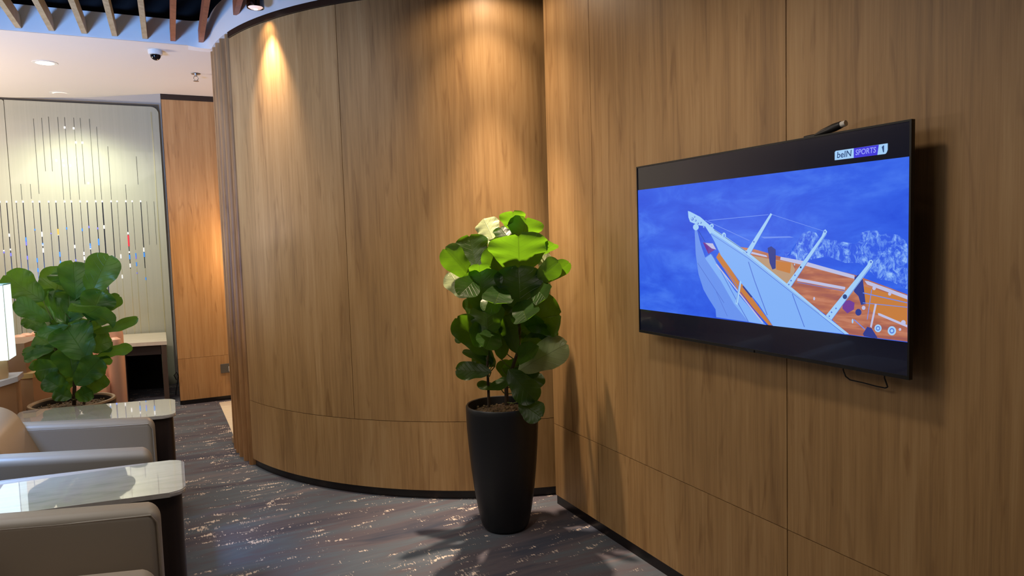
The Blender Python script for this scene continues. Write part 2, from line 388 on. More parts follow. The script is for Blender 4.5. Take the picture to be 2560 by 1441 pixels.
# glass feature wall with inlaid strips
wg = sempty('wall_left')
b = MB(); b.box(-6, 1.2, 8.66, 8.8, 0, 3.25); b.build('backing', M['ceil'], wg)
def rounded_panel(x0, x1, z0, z1, r, y0, y1):
    pts = [(x0, z0), (x1, z0), (x1, z1-r)]
    for k in range(1, 7): a = math.pi/2*k/6; pts.append((x1-r+r*math.cos(a), z1-r+r*math.sin(a)))
    pts += [(x0, z1)]
    b = MB(); n = len(pts)
    A = [b.bm.verts.new((x, y0, z)) for x, z in pts]; B = [b.bm.verts.new((x, y1, z)) for x, z in pts]
    b.bm.faces.new(A); b.bm.faces.new(B[::-1])
    for i in range(n): b.bm.faces.new((A[i], B[i], B[(i+1) % n], A[(i+1) % n]))
    return b
rounded_panel(-1.405, -.03, .0, 3.035, .07, 8.6, 8.62).build('glass_panel', M['glasswall'], wg)
rounded_panel(-3.4, -1.41, .0, 3.035, .02, 8.6, 8.62).build('glass_panel', M['glasswall'], wg)
b = MB(); b.box(-3.4, -.03, 8.622, 8.655, 3.0, 3.06); b.build('head_rail', M['grey'], wg)
lowx = [-1.506,-1.45,-1.37,-1.313,-1.231,-1.173,-1.094,-1.031,-.954,-.894,-.816,-.754,-.675,-.616,-.535,-.479,-.397,-.337,-.257,-.199,-.13]
def strip(x, z0, z1, w_, m_, y=8.5985):
    b = MB(); b.box(x-w_/2, x+w_/2, y, 8.6004, z0, z1); b.build('inlay_or_glint', m_, wg)
rnd = random.Random(3)
for i, x in enumerate(lowx):
    thick = .0085 if i % 2 else .0055
    if i >= 19: strip(x, 1.55, 2.02, .003, M['inlay_grey']); continue
    if i >= 15 and i % 2: strip(x, 1.5, 2.02, .0035, M['inlay_grey'])
    else: strip(x, .95 if i < 14 else 1.3, 2.02, thick*(.8 if i < 12 else 1.25), M['inlay'])
    strip(x, .02, .95 if i < 14 else 1.3, .006, M['inlay_pale'])
    strip(x, 2.012, 2.03, .014, M['spark'], 8.5975)
    for k in range(rnd.randint(1, 4)):
        z = rnd.uniform(1.15, 1.75); strip(x, z, z+rnd.uniform(.012, .05), .012, rnd.choice([M['spark'], M['spark'], M['spark_blue'], M['spark_violet']]), 8.5975)
for x, z0, z1 in ((-1.1,2.33,2.87),(-1.04,2.33,2.885),(-.96,2.04,2.885),(-.90,2.04,2.885),(-.82,2.04,2.885),(-.762,2.2,2.885),(-.68,2.04,2.88),(-.62,2.04,2.80),(-.53,2.04,2.6),(-.39,2.04,2.2),(-.27,2.2,2.5),(-1.17,2.1,2.86),(-1.32,2.04,2.2),(-1.24,2.05,2.2)):
    strip(x, z0, z1, .0045, M['inlay_grey'])
for x, z in ((-.905,2.77),(-.826,2.765),(-.815,2.62),(-.757,2.62),(-1.0,2.43),(-.94,2.43),(-.937,2.38),(-.88,2.38),(-.73,2.2)):
    strip(x, z, z+.022, .016, M['spark'], 8.597)
strip(-.397, 1.54, 1.66, .016, M['spark_red'], 8.5972); strip(-.257, 1.42, 1.47, .015, M['spark_blue'], 8.5972)
strip(-1.031, 1.68, 1.74, .015, M['spark_yellow'], 8.5972); strip(-.675, 1.56, 1.63, .013, M['spark_blue'], 8.5972)
strip(-.397, 1.40, 1.45, .013, M['spark_blue'], 8.5972)
strip(-.10, .3, 2.98, .011, M['inlay_pale'])

# ------------------------------------------------------------------ ceiling slats
def slat_end(x):
    if x < .15: return 5.617
    if x < .34: return 5.467+math.sqrt(.153**2-(x-.19)**2)
    rr_ = R+.014; return CY-math.sqrt(rr_**2-(CX-x)**2)
sx0 = [-1.354, -1.172, -.990, -.807, -.624, -.437, -.258, -.073, .103, .285]+[.462+.18*i for i in range(8)]
where = ['second beyond the left edge', 'just outside the left edge', 'at the far left edge', 'leftmost in the picture', 'second from left', 'third from left', 'fourth from left', 'above the dome camera', 'first red-brown one, right of the tan slats', 'red-brown one nearest the ribbed wall end', 'beside the chrome spotlight, ending on the curved bulkhead', 'right of the chrome spotlight']
for i, x in enumerate(sx0):
    ye = slat_end(x)-.003
    b = MB(); b.box(x-.016, x+.016, -2.0, ye, 2.97, 3.055)
    o = b.build('ceiling_slat', M['beam_tan'] if i < 8 else M['beam_red'], origin=(x, ye, 2.97))
    colr = 'tan' if i < 8 else 'red-brown'
    lab = f'{colr} timber ceiling slat, {where[i]}' if i < len(where) else 'red-brown timber ceiling slat running over the curved wall, out of frame'
    tag(o, lab, 'slat', 'parallel timber ceiling slats')

# ------------------------------------------------------------------ ceiling fittings
def spotlight(loc, label):
    t_ = thing('spotlight', label, 'spotlight', loc, 'cylinder spotlights washing the wall')
    x, y, z = loc
    b = MB(); b.lathe([(.0455,.004),(.049,.0),(.050,.006),(.050,.16),(.046,.168)], loc); b.build('body', M['chrome'], t_, smooth=True)
    b = MB(); b.lathe([(.0445,.006),(.030,-.004),(.012,-.007)], loc, 32); b.build('lens', M['lens'], t_, smooth=True)
    b = MB(); b.lathe([(.013,-.006),(.011,-.010)], loc, 20); b.build('bulb', M['lensw'], t_)
    b = MB(); b.lathe([(.008,.168),(.008,.62)], loc, 12); b.build('stem', M['black'], t_)
spotlight((.535, 4.46, 2.902), 'black chrome cylinder spotlight hanging before the curved wall')
def downlight(x, y, z, label, m_):
    t_ = thing('downlight', label, 'downlight', (x, y, z))
    b = MB(); b.lathe([(.062,-.004),(.085,-.003),(.086,0.0)], (x,y,z), 40, False); b.build('rim', M['cream'], t_, smooth=True)
    b = MB(); b.lathe([(.001,-.0015),(.062,-.003)], (x,y,z), 32, False); b.build('diffuser', m_, t_)
downlight(-.78, 6.481, 2.952, 'round lit downlight recessed in the pale ceiling', M['bulb'])
M['bulb_dim'] = mat('dim_downlight', (.8,.7,.65), .3, emit=(1,.85,.75), es=.9)
downlight(-.818, 7.62, 2.9445, 'faint round downlight above the pale glass panel', M['bulb_dim'])
t_ = thing('dome_camera', 'small dome security camera with black bubble on the pale ceiling', 'camera', (-.014, 5.838, 2.952))
b = MB(); b.lathe([(.048,0),(.050,-.012),(.046,-.03),(.036,-.034)][::-1], (-.014,5.838,2.952), 32); b.build('housing', M['cream'], t_, smooth=True)
b = MB(); b.lathe([(.036*math.cos(a*math.pi/16), -.034-.038*math.sin(a*math.pi/16)) for a in range(8)]+[(.001,-.072)], (-.014,5.838,2.952), 32, False); b.build('bubble', mat('camera_bubble', (.004,.004,.006), .08), t_, smooth=True)
t_ = thing('sprinkler', 'small metal fire sprinkler head on the pale ceiling', 'sprinkler', (.276, 6.499, 2.951))
b = MB(); b.lathe([(.035,-.004),(.038,0)], (.276,6.499,2.951), 24); b.build('escutcheon', M['steel'], t_)
b = MB(); b.lathe([(.012,-.022),(.012,-.004)], (.276,6.499,2.951), 12)
b.tube([(.264,6.499,2.929),(.258,6.499,2.91),(.272,6.499,2.892)], .003, 6); b.tube([(.288,6.499,2.929),(.294,6.499,2.91),(.280,6.499,2.892)], .003, 6)
b.lathe([(.022,-.062),(.022,-.059)], (.276,6.499,2.951), 16); b.build('head', M['steel'], t_)
# socket on far wall
t_ = thing('wall_socket', 'grey double wall socket with a white plug on the far veneer wall', 'socket', (.43, 7.365, .32))
b = MB(); b.box(.375, .53, 7.355, 7.3648, .272, .362, .003); b.build('plate', M['grey'], t_)
b = MB(); b.box(.446, .486, 7.325, 7.3548, .285, .335, .006); b.build('plug', M['cream'], t_)

# ------------------------------------------------------------------ television
TX = W-.0765; TY0, TZ0, TWd, THt = 1.240, 1.082, 1.234, .707      # screen front plane; near (right) edge, bottom
tvt = thing('television', 'large wall-mounted flat television showing a sailing yacht on blue sea', 'television', (TX+.03, TY0+TWd/2, TZ0))
def sc(s, t, d=0): return (TX-d, TY0+TWd-s, TZ0+t)
b = MB(); b.box(TX+.0005, TX+.012, TY0, TY0+TWd, TZ0, TZ0+THt); b.build('panel', M['black'], tvt)
b = MB(); b.box(TX+.0122, TX+.05, TY0+.10, TY0+TWd-.10, TZ0+.06, TZ0+.52, .008); b.build('rear_housing', M['black'], tvt)
b = MB(); b.box(TX+.0502, W-.0005, TY0+.35, TY0+TWd-.35, TZ0+.18, TZ0+.46); b.build('wall_bracket', M['black'], tvt)
fr = .0055
b = MB()
for (s0,s1,t0,t1) in ((0,TWd,THt-fr,THt),(0,TWd,0,fr*1.9),(0,fr,fr*1.9,THt-fr),(TWd-fr,TWd,fr*1.9,THt-fr)):
    b.box(TX-.003, TX, TY0+TWd-s1, TY0+TWd-s0, TZ0+t0, TZ0+t1)
b.build('bezel', M['bezel'], tvt)
b = MB(); b.face([sc(fr,fr*1.9), sc(TWd-fr,fr*1.9), sc(TWd-fr,THt-fr), sc(fr,THt-fr)]); b.build('screen_glass', M['glassy'], tvt)
b = MB(); b.box(TX-.006, TX-.0031, TY0+TWd/2-.05, TY0+TWd/2+.05, TZ0+.0005, TZ0+.008); b.build('sensor_strip', M['black'], tvt)
def em(name, c, es=1.0, rough=.3):
    m_ = mat(name, (.004,.004,.006), rough, spec=.25, emit=lin(*c), es=es); return m_
sea = em('screen_sea', (46,94,228)); t = NT(sea); co = t.coord()
n = t.noise(t.mapping(co, (1, 2.5, 6)), 1.6, 5, .6, .5)
t.l(t.ramp(n, [(.3, lin(32,76,216)), (.5, lin(46,94,228)), (.7, lin(70,122,240))]), t.b.inputs['Emission Color'])
foam = em('screen_foam', (150,190,250)); t = NT(foam); co = t.coord()
n = t.noise(t.mapping(co, (1, 44, 34)), 1, 7, .75, .7)
t.l(t.ramp(n, [(.46, lin(46,90,226)), (.54, lin(92,138,238)), (.66, lin(156,198,250))]), t.b.inputs['Emission Color'])
deck = em('screen_deck', (180,100,70)); t = NT(deck); co = t.coord()
n = t.noise(t.mapping(co, (1, 8, 60)), 1, 3, .6, .3)
t.l(t.ramp(n, [(.35, lin(158,92,84)), (.5, lin(178,108,84)), (.65, lin(196,128,100))]), t.b.inputs['Emission Color'])
SM = [sea, foam, deck, em('screen_sail', (128,176,246)), em('screen_sail_shade', (104,146,236)), em('screen_cream', (188,190,226)), em('screen_orange', (196,124,62)),
      em('screen_line', (84,118,214)), em('screen_rope', (104,140,238)), em('screen_navy', (48,60,140)), em('screen_purple', (112,60,150)), em('screen_gold', (184,150,120)), em('screen_pale', (160,204,246)), em('screen_dark', (44,70,130)),
      em('logo_purple', (60,52,214)), em('logo_text', (150,160,250)), em('logo_dark', (40,70,120))]
SCREEN = [
(0,[(0.0065,0.1005),(1.2272,0.1035),(1.2272,0.6083),(0.0065,0.6083)]),
(1,[(0.8058,0.3285),(0.7966,0.3501),(0.8331,0.3503),(0.8510,0.3858),(0.8729,0.4094),(0.8987,0.4158),(0.9239,0.4091),(0.9363,0.3918),(0.9729,0.3879),(1.0045,0.3843),(1.0428,0.3767),(1.0652,0.3739),(1.0798,0.3867),(1.0797,0.4060),(1.1013,0.4119),(1.1331,0.4112),(1.1435,0.3985),(1.1673,0.4043),(1.1973,0.3976),(1.2170,0.3821),(1.2241,0.3700),(1.2254,0.2490),(1.1853,0.2654),(1.1718,0.2711),(1.1376,0.2728),(1.1020,0.3035),(1.0729,0.3189),(1.0279,0.3181),(0.9650,0.3373),(0.9239,0.3300),(0.8728,0.3205)]),
(8,[(0.6961,0.4005),(0.8197,0.4004),(0.8376,0.3959),(0.7110,0.3946)]),
(2,[(0.5922,0.3669),(0.6553,0.3610),(0.7205,0.3453),(0.7826,0.3336),(0.8728,0.3205),(0.9650,0.3000),(1.0582,0.2844),(1.1022,0.2682),(1.2255,0.2353),(1.2268,0.1055),(1.0402,0.1048),(0.9814,0.1444),(0.8283,0.2281),(0.6396,0.3379)]),
(11,[(0.6448,0.3379),(0.7253,0.3274),(0.8285,0.3144),(0.8419,0.2932),(0.8192,0.2348),(0.7250,0.2826)]),
(6,[(1.0915,0.2516),(1.2256,0.2247),(1.2264,0.1454),(1.1171,0.1793),(1.0954,0.2034)]),
(5,[(0.6135,0.3571),(0.7204,0.3378),(0.7253,0.3312),(0.6134,0.3493)]),
(5,[(0.7826,0.3336),(0.8728,0.3216),(1.0601,0.2821),(1.0602,0.2714),(0.8728,0.3082),(0.7802,0.3238)]),
(5,[(1.0932,0.2678),(1.1058,0.2667),(1.2255,0.2323),(1.2257,0.2216),(1.1023,0.2570)]),
(6,[(0.7614,0.3205),(0.8262,0.3144),(0.8216,0.2801),(0.7636,0.2911)]),
(9,[(0.7265,0.3628),(0.7425,0.3684),(0.7615,0.3573),(0.7590,0.3279),(0.7612,0.2947),(0.7469,0.2907),(0.7349,0.3127)]),
(9,[(1.0601,0.2763),(1.0731,0.2849),(1.0878,0.2708),(1.0861,0.2416),(1.0973,0.2003),(1.0827,0.1960),(1.0734,0.2214),(1.0585,0.2336)]),
(10,[(1.0225,0.2033),(1.0435,0.2080),(1.0605,0.2009),(1.0587,0.1811),(1.0361,0.1677),(1.0187,0.1813)]),
(9,[(1.0839,0.1749),(1.0832,0.1710),(1.0810,0.1676),(1.0776,0.1651),(1.0737,0.1640),(1.0697,0.1644),(1.0663,0.1663),(1.0641,0.1694),(1.0633,0.1732),(1.0640,0.1772),(1.0663,0.1806),(1.0696,0.1831),(1.0736,0.1842),(1.0775,0.1837),(1.0809,0.1818),(1.0831,0.1787)]),
(5,[(1.0970,0.1889),(1.0965,0.1866),(1.0952,0.1845),(1.0932,0.1831),(1.0908,0.1824),(1.0885,0.1827),(1.0864,0.1838),(1.0851,0.1857),(1.0846,0.1880),(1.0851,0.1904),(1.0864,0.1924),(1.0884,0.1939),(1.0908,0.1945),(1.0931,0.1942),(1.0951,0.1931),(1.0965,0.1912)]),
(9,[(1.0887,0.1118),(1.1031,0.1345),(1.1174,0.1311),(1.1353,0.1073),(1.1353,0.1025),(1.0924,0.1057)]),
(5,[(0.8497,0.2568),(1.0273,0.2376),(1.0290,0.2462),(0.8518,0.2660)]),
(7,[(0.8505,0.2516),(1.0280,0.2328),(1.0284,0.2344),(0.8509,0.2534)]),
(8,[(1.0877,0.2308),(1.2248,0.2112),(1.2254,0.2137),(1.0883,0.2333)]),
(8,[(1.0881,0.2019),(1.2251,0.1993),(1.2253,0.2012),(1.0883,0.2039)]),
(8,[(1.1156,0.2433),(1.1019,0.1555),(1.1040,0.1554),(1.1177,0.2432)]),
(5,[(1.1269,0.2024),(1.1332,0.2022),(1.1174,0.1317),(1.1121,0.1354)]),
(5,[(1.1365,0.1770),(1.1435,0.1766),(1.2257,0.1514),(1.2258,0.1447),(1.1383,0.1708)]),
(12,[(1.1487,0.1343),(1.1479,0.1299),(1.1455,0.1260),(1.1419,0.1232),(1.1376,0.1219),(1.1333,0.1223),(1.1297,0.1244),(1.1272,0.1278),(1.1263,0.1320),(1.1271,0.1364),(1.1296,0.1403),(1.1332,0.1431),(1.1375,0.1444),(1.1417,0.1439),(1.1454,0.1419),(1.1478,0.1385)]),
(7,[(1.1442,0.1338),(1.1438,0.1312),(1.1423,0.1289),(1.1402,0.1272),(1.1376,0.1264),(1.1350,0.1267),(1.1328,0.1279),(1.1314,0.1299),(1.1308,0.1325),(1.1313,0.1351),(1.1328,0.1374),(1.1349,0.1391),(1.1375,0.1399),(1.1401,0.1396),(1.1423,0.1384),(1.1437,0.1364)]),
(12,[(1.1415,0.1335),(1.1412,0.1320),(1.1403,0.1307),(1.1391,0.1297),(1.1376,0.1292),(1.1361,0.1294),(1.1348,0.1301),(1.1339,0.1313),(1.1336,0.1327),(1.1339,0.1343),(1.1348,0.1356),(1.1360,0.1366),(1.1375,0.1371),(1.1390,0.1369),(1.1403,0.1362),(1.1412,0.1350)]),
(12,[(1.1932,0.1320),(1.1923,0.1269),(1.1895,0.1224),(1.1855,0.1191),(1.1806,0.1176),(1.1757,0.1181),(1.1715,0.1204),(1.1686,0.1244),(1.1676,0.1293),(1.1686,0.1344),(1.1713,0.1390),(1.1755,0.1423),(1.1804,0.1437),(1.1852,0.1432),(1.1894,0.1408),(1.1922,0.1369)]),
(7,[(1.1881,0.1315),(1.1876,0.1284),(1.1859,0.1257),(1.1835,0.1238),(1.1805,0.1228),(1.1776,0.1231),(1.1751,0.1245),(1.1734,0.1269),(1.1728,0.1299),(1.1733,0.1329),(1.1750,0.1357),(1.1775,0.1376),(1.1804,0.1385),(1.1833,0.1382),(1.1858,0.1368),(1.1875,0.1344)]),
(12,[(1.1849,0.1312),(1.1846,0.1294),(1.1837,0.1278),(1.1822,0.1266),(1.1805,0.1261),(1.1788,0.1263),(1.1773,0.1271),(1.1763,0.1285),(1.1760,0.1302),(1.1763,0.1320),(1.1773,0.1336),(1.1787,0.1347),(1.1804,0.1353),(1.1821,0.1351),(1.1836,0.1342),(1.1846,0.1329)]),
(5,[(1.1301,0.2478),(1.1297,0.2456),(1.1284,0.2437),(1.1266,0.2424),(1.1245,0.2419),(1.1223,0.2422),(1.1205,0.2433),(1.1192,0.2451),(1.1188,0.2472),(1.1192,0.2494),(1.1204,0.2513),(1.1222,0.2526),(1.1244,0.2531),(1.1266,0.2528),(1.1284,0.2516),(1.1296,0.2499)]),
(5,[(1.1775,0.2340),(1.1772,0.2322),(1.1762,0.2306),(1.1747,0.2294),(1.1729,0.2290),(1.1711,0.2292),(1.1695,0.2302),(1.1685,0.2317),(1.1681,0.2335),(1.1684,0.2353),(1.1695,0.2370),(1.1710,0.2381),(1.1728,0.2386),(1.1746,0.2383),(1.1761,0.2373),(1.1772,0.2358)]),
(5,[(1.2215,0.1571),(1.2210,0.1542),(1.2194,0.1517),(1.2171,0.1498),(1.2144,0.1490),(1.2117,0.1493),(1.2093,0.1507),(1.2077,0.1529),(1.2071,0.1557),(1.2077,0.1587),(1.2092,0.1612),(1.2115,0.1631),(1.2143,0.1639),(1.2170,0.1636),(1.2193,0.1622),(1.2209,0.1599)]),
(5,[(1.2086,0.1374),(1.2084,0.1358),(1.2075,0.1344),(1.2062,0.1334),(1.2047,0.1329),(1.2032,0.1330),(1.2019,0.1338),(1.2011,0.1350),(1.2007,0.1366),(1.2010,0.1381),(1.2019,0.1396),(1.2032,0.1406),(1.2047,0.1410),(1.2062,0.1409),(1.2075,0.1401),(1.2083,0.1389)]),
(5,[(0.9202,0.2044),(0.9191,0.2004),(0.9164,0.1986),(0.9138,0.2000),(0.9126,0.2039),(0.9137,0.2079),(0.9164,0.2097),(0.9191,0.2083)]),
(12,[(0.8419,0.3093),(0.8413,0.3070),(0.8397,0.3060),(0.8381,0.3070),(0.8374,0.3092),(0.8381,0.3115),(0.8397,0.3125),(0.8413,0.3116)]),
(12,[(1.0574,0.1464),(1.0565,0.1411),(1.0544,0.1388),(1.0523,0.1407),(1.0514,0.1458),(1.0522,0.1510),(1.0544,0.1534),(1.0565,0.1514)]),
(8,[(1.0579,0.1504),(1.0949,0.1245),(1.0969,0.1267),(1.0599,0.1525)]),
(8,[(0.4403,0.4635),(0.7311,0.4728),(0.7308,0.4750),(0.4400,0.4660)]),
(8,[(0.7475,0.4723),(0.9524,0.4128),(0.9530,0.4144),(0.7482,0.4741)]),
(8,[(0.4214,0.4655),(0.6446,0.3868),(0.6459,0.3889),(0.4229,0.4677)]),
(4,[(0.3628,0.4308),(0.3772,0.4304),(0.3974,0.3736),(0.4200,0.3277),(0.4503,0.3412),(0.4965,0.2920),(0.5688,0.2144),(0.6433,0.1563),(0.7190,0.1014),(0.6376,0.1044),(0.4765,0.1065),(0.4826,0.1256),(0.4358,0.1740),(0.4088,0.2060),(0.3819,0.2639),(0.3675,0.3398)]),
(3,[(0.4199,0.3235),(0.4515,0.3404),(0.5688,0.2144),(0.6433,0.1563),(0.7091,0.1035),(0.6376,0.1044),(0.5683,0.1626),(0.5016,0.2434)]),
(7,[(0.3763,0.3055),(0.5166,0.1624),(0.5190,0.1637),(0.3789,0.3067)]),
(7,[(0.4546,0.3399),(0.5887,0.1635),(0.5916,0.1648),(0.4578,0.3410)]),
(7,[(0.5887,0.1634),(0.6362,0.1044),(0.6390,0.1058),(0.5916,0.1648)]),
(7,[(0.4768,0.2010),(0.5332,0.1152),(0.5353,0.1161),(0.4789,0.2018)]),
(6,[(0.4796,0.3284),(0.4944,0.3468),(0.5086,0.3368),(0.5910,0.2471),(0.6123,0.2323),(0.7459,0.1033),(0.7289,0.1024),(0.6013,0.2004),(0.5472,0.2573)]),
(9,[(0.6094,0.2266),(0.6511,0.1900),(0.6568,0.1937),(0.6152,0.2303)]),
(5,[(0.4769,0.3026),(0.7022,0.1062),(0.7061,0.1090),(0.4816,0.3052)]),
(7,[(0.5185,0.2921),(0.5899,0.2229),(0.5916,0.2240),(0.5204,0.2931)]),
(10,[(0.5999,0.2054),(0.6928,0.1210),(0.6956,0.1229),(0.6029,0.2072)]),
(3,[(0.4396,0.4290),(0.4576,0.4347),(0.5208,0.4011),(0.6396,0.3418),(0.8283,0.2281),(0.9365,0.1611),(1.0421,0.1050),(0.7483,0.1017),(0.6845,0.1709),(0.5910,0.2511),(0.5029,0.3367),(0.4716,0.3855)]),
(12,[(0.4517,0.4398),(0.5265,0.4050),(0.6397,0.3464),(0.8328,0.2319),(0.9407,0.1649),(1.0421,0.1067),(1.0287,0.1045),(0.9282,0.1604),(0.8192,0.2258),(0.6344,0.3340),(0.5207,0.3911),(0.4396,0.4269)]),
(7,[(0.4478,0.4158),(0.6389,0.3257),(0.6401,0.3270),(0.4491,0.4172)]),
(7,[(0.6387,0.3256),(1.0281,0.1028),(1.0293,0.1042),(0.6403,0.3271)]),
(13,[(0.4510,0.4375),(0.6391,0.3442),(0.6403,0.3455),(0.4524,0.4388)]),
(7,[(0.6377,0.3143),(0.6656,0.2498),(0.6690,0.2507),(0.6411,0.3152)]),
(7,[(0.6656,0.2497),(0.7225,0.1354),(0.7258,0.1366),(0.6690,0.2508)]),
(7,[(0.8290,0.2132),(0.8777,0.1102),(0.8805,0.1114),(0.8320,0.2143)]),
(7,[(0.6130,0.3490),(0.9362,0.1590),(0.9369,0.1597),(0.6139,0.3497)]),
(12,[(0.3259,0.5055),(0.3387,0.5023),(0.3949,0.4801),(0.4400,0.4516),(0.4722,0.4303),(0.4484,0.4144),(0.4366,0.4270),(0.4218,0.4439),(0.3850,0.4491),(0.3379,0.4633),(0.3286,0.4806)]),
(7,[(0.3591,0.4731),(0.3571,0.4693),(0.3522,0.4674),(0.3467,0.4683),(0.3431,0.4716),(0.3432,0.4758),(0.3469,0.4788),(0.3524,0.4793),(0.3573,0.4770)]),
(12,[(0.3536,0.4742),(0.3525,0.4721),(0.3497,0.4710),(0.3467,0.4715),(0.3447,0.4733),(0.3448,0.4756),(0.3468,0.4773),(0.3499,0.4776),(0.3525,0.4763)]),
(7,[(0.3754,0.4670),(0.3740,0.4644),(0.3707,0.4631),(0.3669,0.4637),(0.3644,0.4660),(0.3645,0.4689),(0.3670,0.4709),(0.3708,0.4713),(0.3741,0.4698)]),
(12,[(0.3710,0.4680),(0.3702,0.4666),(0.3684,0.4659),(0.3663,0.4662),(0.3649,0.4675),(0.3650,0.4690),(0.3664,0.4702),(0.3685,0.4704),(0.3703,0.4695)]),
(7,[(0.3876,0.4553),(0.3863,0.4527),(0.3829,0.4514),(0.3792,0.4520),(0.3767,0.4542),(0.3768,0.4571),(0.3793,0.4592),(0.3831,0.4595),(0.3864,0.4580)]),
(12,[(0.3833,0.4563),(0.3825,0.4548),(0.3807,0.4541),(0.3786,0.4545),(0.3773,0.4557),(0.3773,0.4573),(0.3787,0.4584),(0.3808,0.4586),(0.3826,0.4578)]),
(7,[(0.4037,0.4577),(0.4025,0.4554),(0.3996,0.4542),(0.3963,0.4548),(0.3941,0.4568),(0.3942,0.4593),(0.3964,0.4611),(0.3997,0.4615),(0.4026,0.4601)]),
(12,[(0.3997,0.4587),(0.3990,0.4574),(0.3974,0.4568),(0.3956,0.4571),(0.3944,0.4582),(0.3944,0.4595),(0.3956,0.4606),(0.3975,0.4607),(0.3991,0.4600)]),
(7,[(0.4211,0.4406),(0.4198,0.4380),(0.4166,0.4367),(0.4129,0.4373),(0.4105,0.4395),(0.4105,0.4423),(0.4130,0.4444),(0.4167,0.4448),(0.4199,0.4433)]),
(12,[(0.4169,0.4415),(0.4161,0.4401),(0.4143,0.4394),(0.4123,0.4397),(0.4110,0.4409),(0.4110,0.4425),(0.4124,0.4436),(0.4144,0.4438),(0.4162,0.4430)]),
(7,[(0.3681,0.4812),(0.3670,0.4791),(0.3644,0.4781),(0.3614,0.4786),(0.3595,0.4804),(0.3596,0.4826),(0.3615,0.4842),(0.3645,0.4845),(0.3671,0.4833)]),
(12,[(0.3643,0.4822),(0.3637,0.4810),(0.3622,0.4805),(0.3606,0.4808),(0.3595,0.4817),(0.3596,0.4830),(0.3606,0.4839),(0.3623,0.4840),(0.3637,0.4833)]),
(12,[(0.3868,0.4415),(0.3851,0.4364),(0.3805,0.4323),(0.3740,0.4302),(0.3667,0.4303),(0.3602,0.4328),(0.3557,0.4371),(0.3542,0.4424),(0.3559,0.4476),(0.3605,0.4517),(0.3671,0.4538),(0.3744,0.4536),(0.3809,0.4511),(0.3853,0.4468)]),
(12,[(0.4683,0.4434),(0.4675,0.4403),(0.4651,0.4378),(0.4617,0.4361),(0.4576,0.4356),(0.4535,0.4363),(0.4501,0.4382),(0.4478,0.4409),(0.4470,0.4440),(0.4479,0.4471),(0.4503,0.4496),(0.4537,0.4513),(0.4578,0.4518),(0.4619,0.4510),(0.4653,0.4492),(0.4676,0.4465)]),
(4,[(0.4630,0.4435),(0.4626,0.4420),(0.4614,0.4407),(0.4597,0.4399),(0.4577,0.4396),(0.4556,0.4400),(0.4539,0.4409),(0.4528,0.4423),(0.4524,0.4438),(0.4528,0.4454),(0.4540,0.4467),(0.4557,0.4475),(0.4578,0.4477),(0.4598,0.4474),(0.4615,0.4464),(0.4626,0.4451)]),
(12,[(0.5311,0.4081),(0.5300,0.4036),(0.5271,0.4001),(0.5230,0.3981),(0.5185,0.3982),(0.5144,0.4002),(0.5116,0.4039),(0.5107,0.4085),(0.5117,0.4130),(0.5146,0.4165),(0.5188,0.4185),(0.5233,0.4184),(0.5273,0.4163),(0.5301,0.4126)]),
(4,[(0.5260,0.4070),(0.5252,0.4033),(0.5232,0.4010),(0.5207,0.4010),(0.5188,0.4034),(0.5180,0.4071),(0.5189,0.4109),(0.5209,0.4132),(0.5233,0.4131),(0.5253,0.4108)]),
(13,[(0.3839,0.4279),(0.4201,0.3856),(0.4217,0.3862),(0.3855,0.4285)]),
(10,[(0.4086,0.3839),(0.4389,0.3816),(0.4685,0.3733),(0.4741,0.3569),(0.4383,0.3403),(0.4387,0.3651)]),
(5,[(0.4208,0.3818),(0.4627,0.3794),(0.4800,0.3569),(0.4565,0.3610)]),
(12,[(0.7407,0.4783),(0.7488,0.4739),(0.6459,0.3387),(0.6250,0.3463)]),
(12,[(0.9535,0.4170),(0.9588,0.4192),(0.9648,0.4123),(0.9616,0.4033),(0.8237,0.2343),(0.8055,0.2421),(0.9445,0.3985)]),
(12,[(1.1090,0.3266),(1.1161,0.3293),(1.1215,0.3230),(1.1180,0.3118),(0.9814,0.1427),(0.9604,0.1545),(1.1020,0.3131)]),
(12,[(0.5975,0.2493),(0.6060,0.2430),(0.5858,0.1591),(0.5749,0.1650)]),
(7,[(0.7470,0.4736),(0.6465,0.3403),(0.6483,0.3395),(0.7487,0.4728)]),
(7,[(0.9641,0.4104),(0.8239,0.2355),(0.8254,0.2347),(0.9655,0.4096)]),
(7,[(1.1209,0.3202),(0.9816,0.1441),(0.9829,0.1434),(1.1220,0.3195)]),
(7,[(0.5964,0.2475),(0.5782,0.1674),(0.5804,0.1673),(0.5985,0.2473)]),
(13,[(1.0359,0.2175),(1.0352,0.2143),(1.0330,0.2116),(1.0300,0.2100),(1.0266,0.2098),(1.0235,0.2110),(1.0213,0.2134),(1.0205,0.2165),(1.0213,0.2198),(1.0234,0.2224),(1.0265,0.2240),(1.0299,0.2242),(1.0330,0.2230),(1.0351,0.2206)]),
(13,[(0.8688,0.3010),(0.8677,0.2985),(0.8649,0.2974),(0.8621,0.2984),(0.8610,0.3008),(0.8621,0.3033),(0.8649,0.3044),(0.8677,0.3035)]),
(7,[(1.1179,0.3223),(1.1169,0.3198),(1.1144,0.3187),(1.1119,0.3197),(1.1108,0.3222),(1.1119,0.3247),(1.1144,0.3257),(1.1169,0.3247)]),
(7,[(0.9600,0.4118),(0.9590,0.4097),(0.9567,0.4088),(0.9545,0.4098),(0.9535,0.4119),(0.9544,0.4140),(0.9567,0.4148),(0.9590,0.4139)]),
(7,[(0.8292,0.2569),(0.8283,0.2549),(0.8261,0.2540),(0.8238,0.2548),(0.8229,0.2567),(0.8238,0.2587),(0.8261,0.2596),(0.8283,0.2589)]),
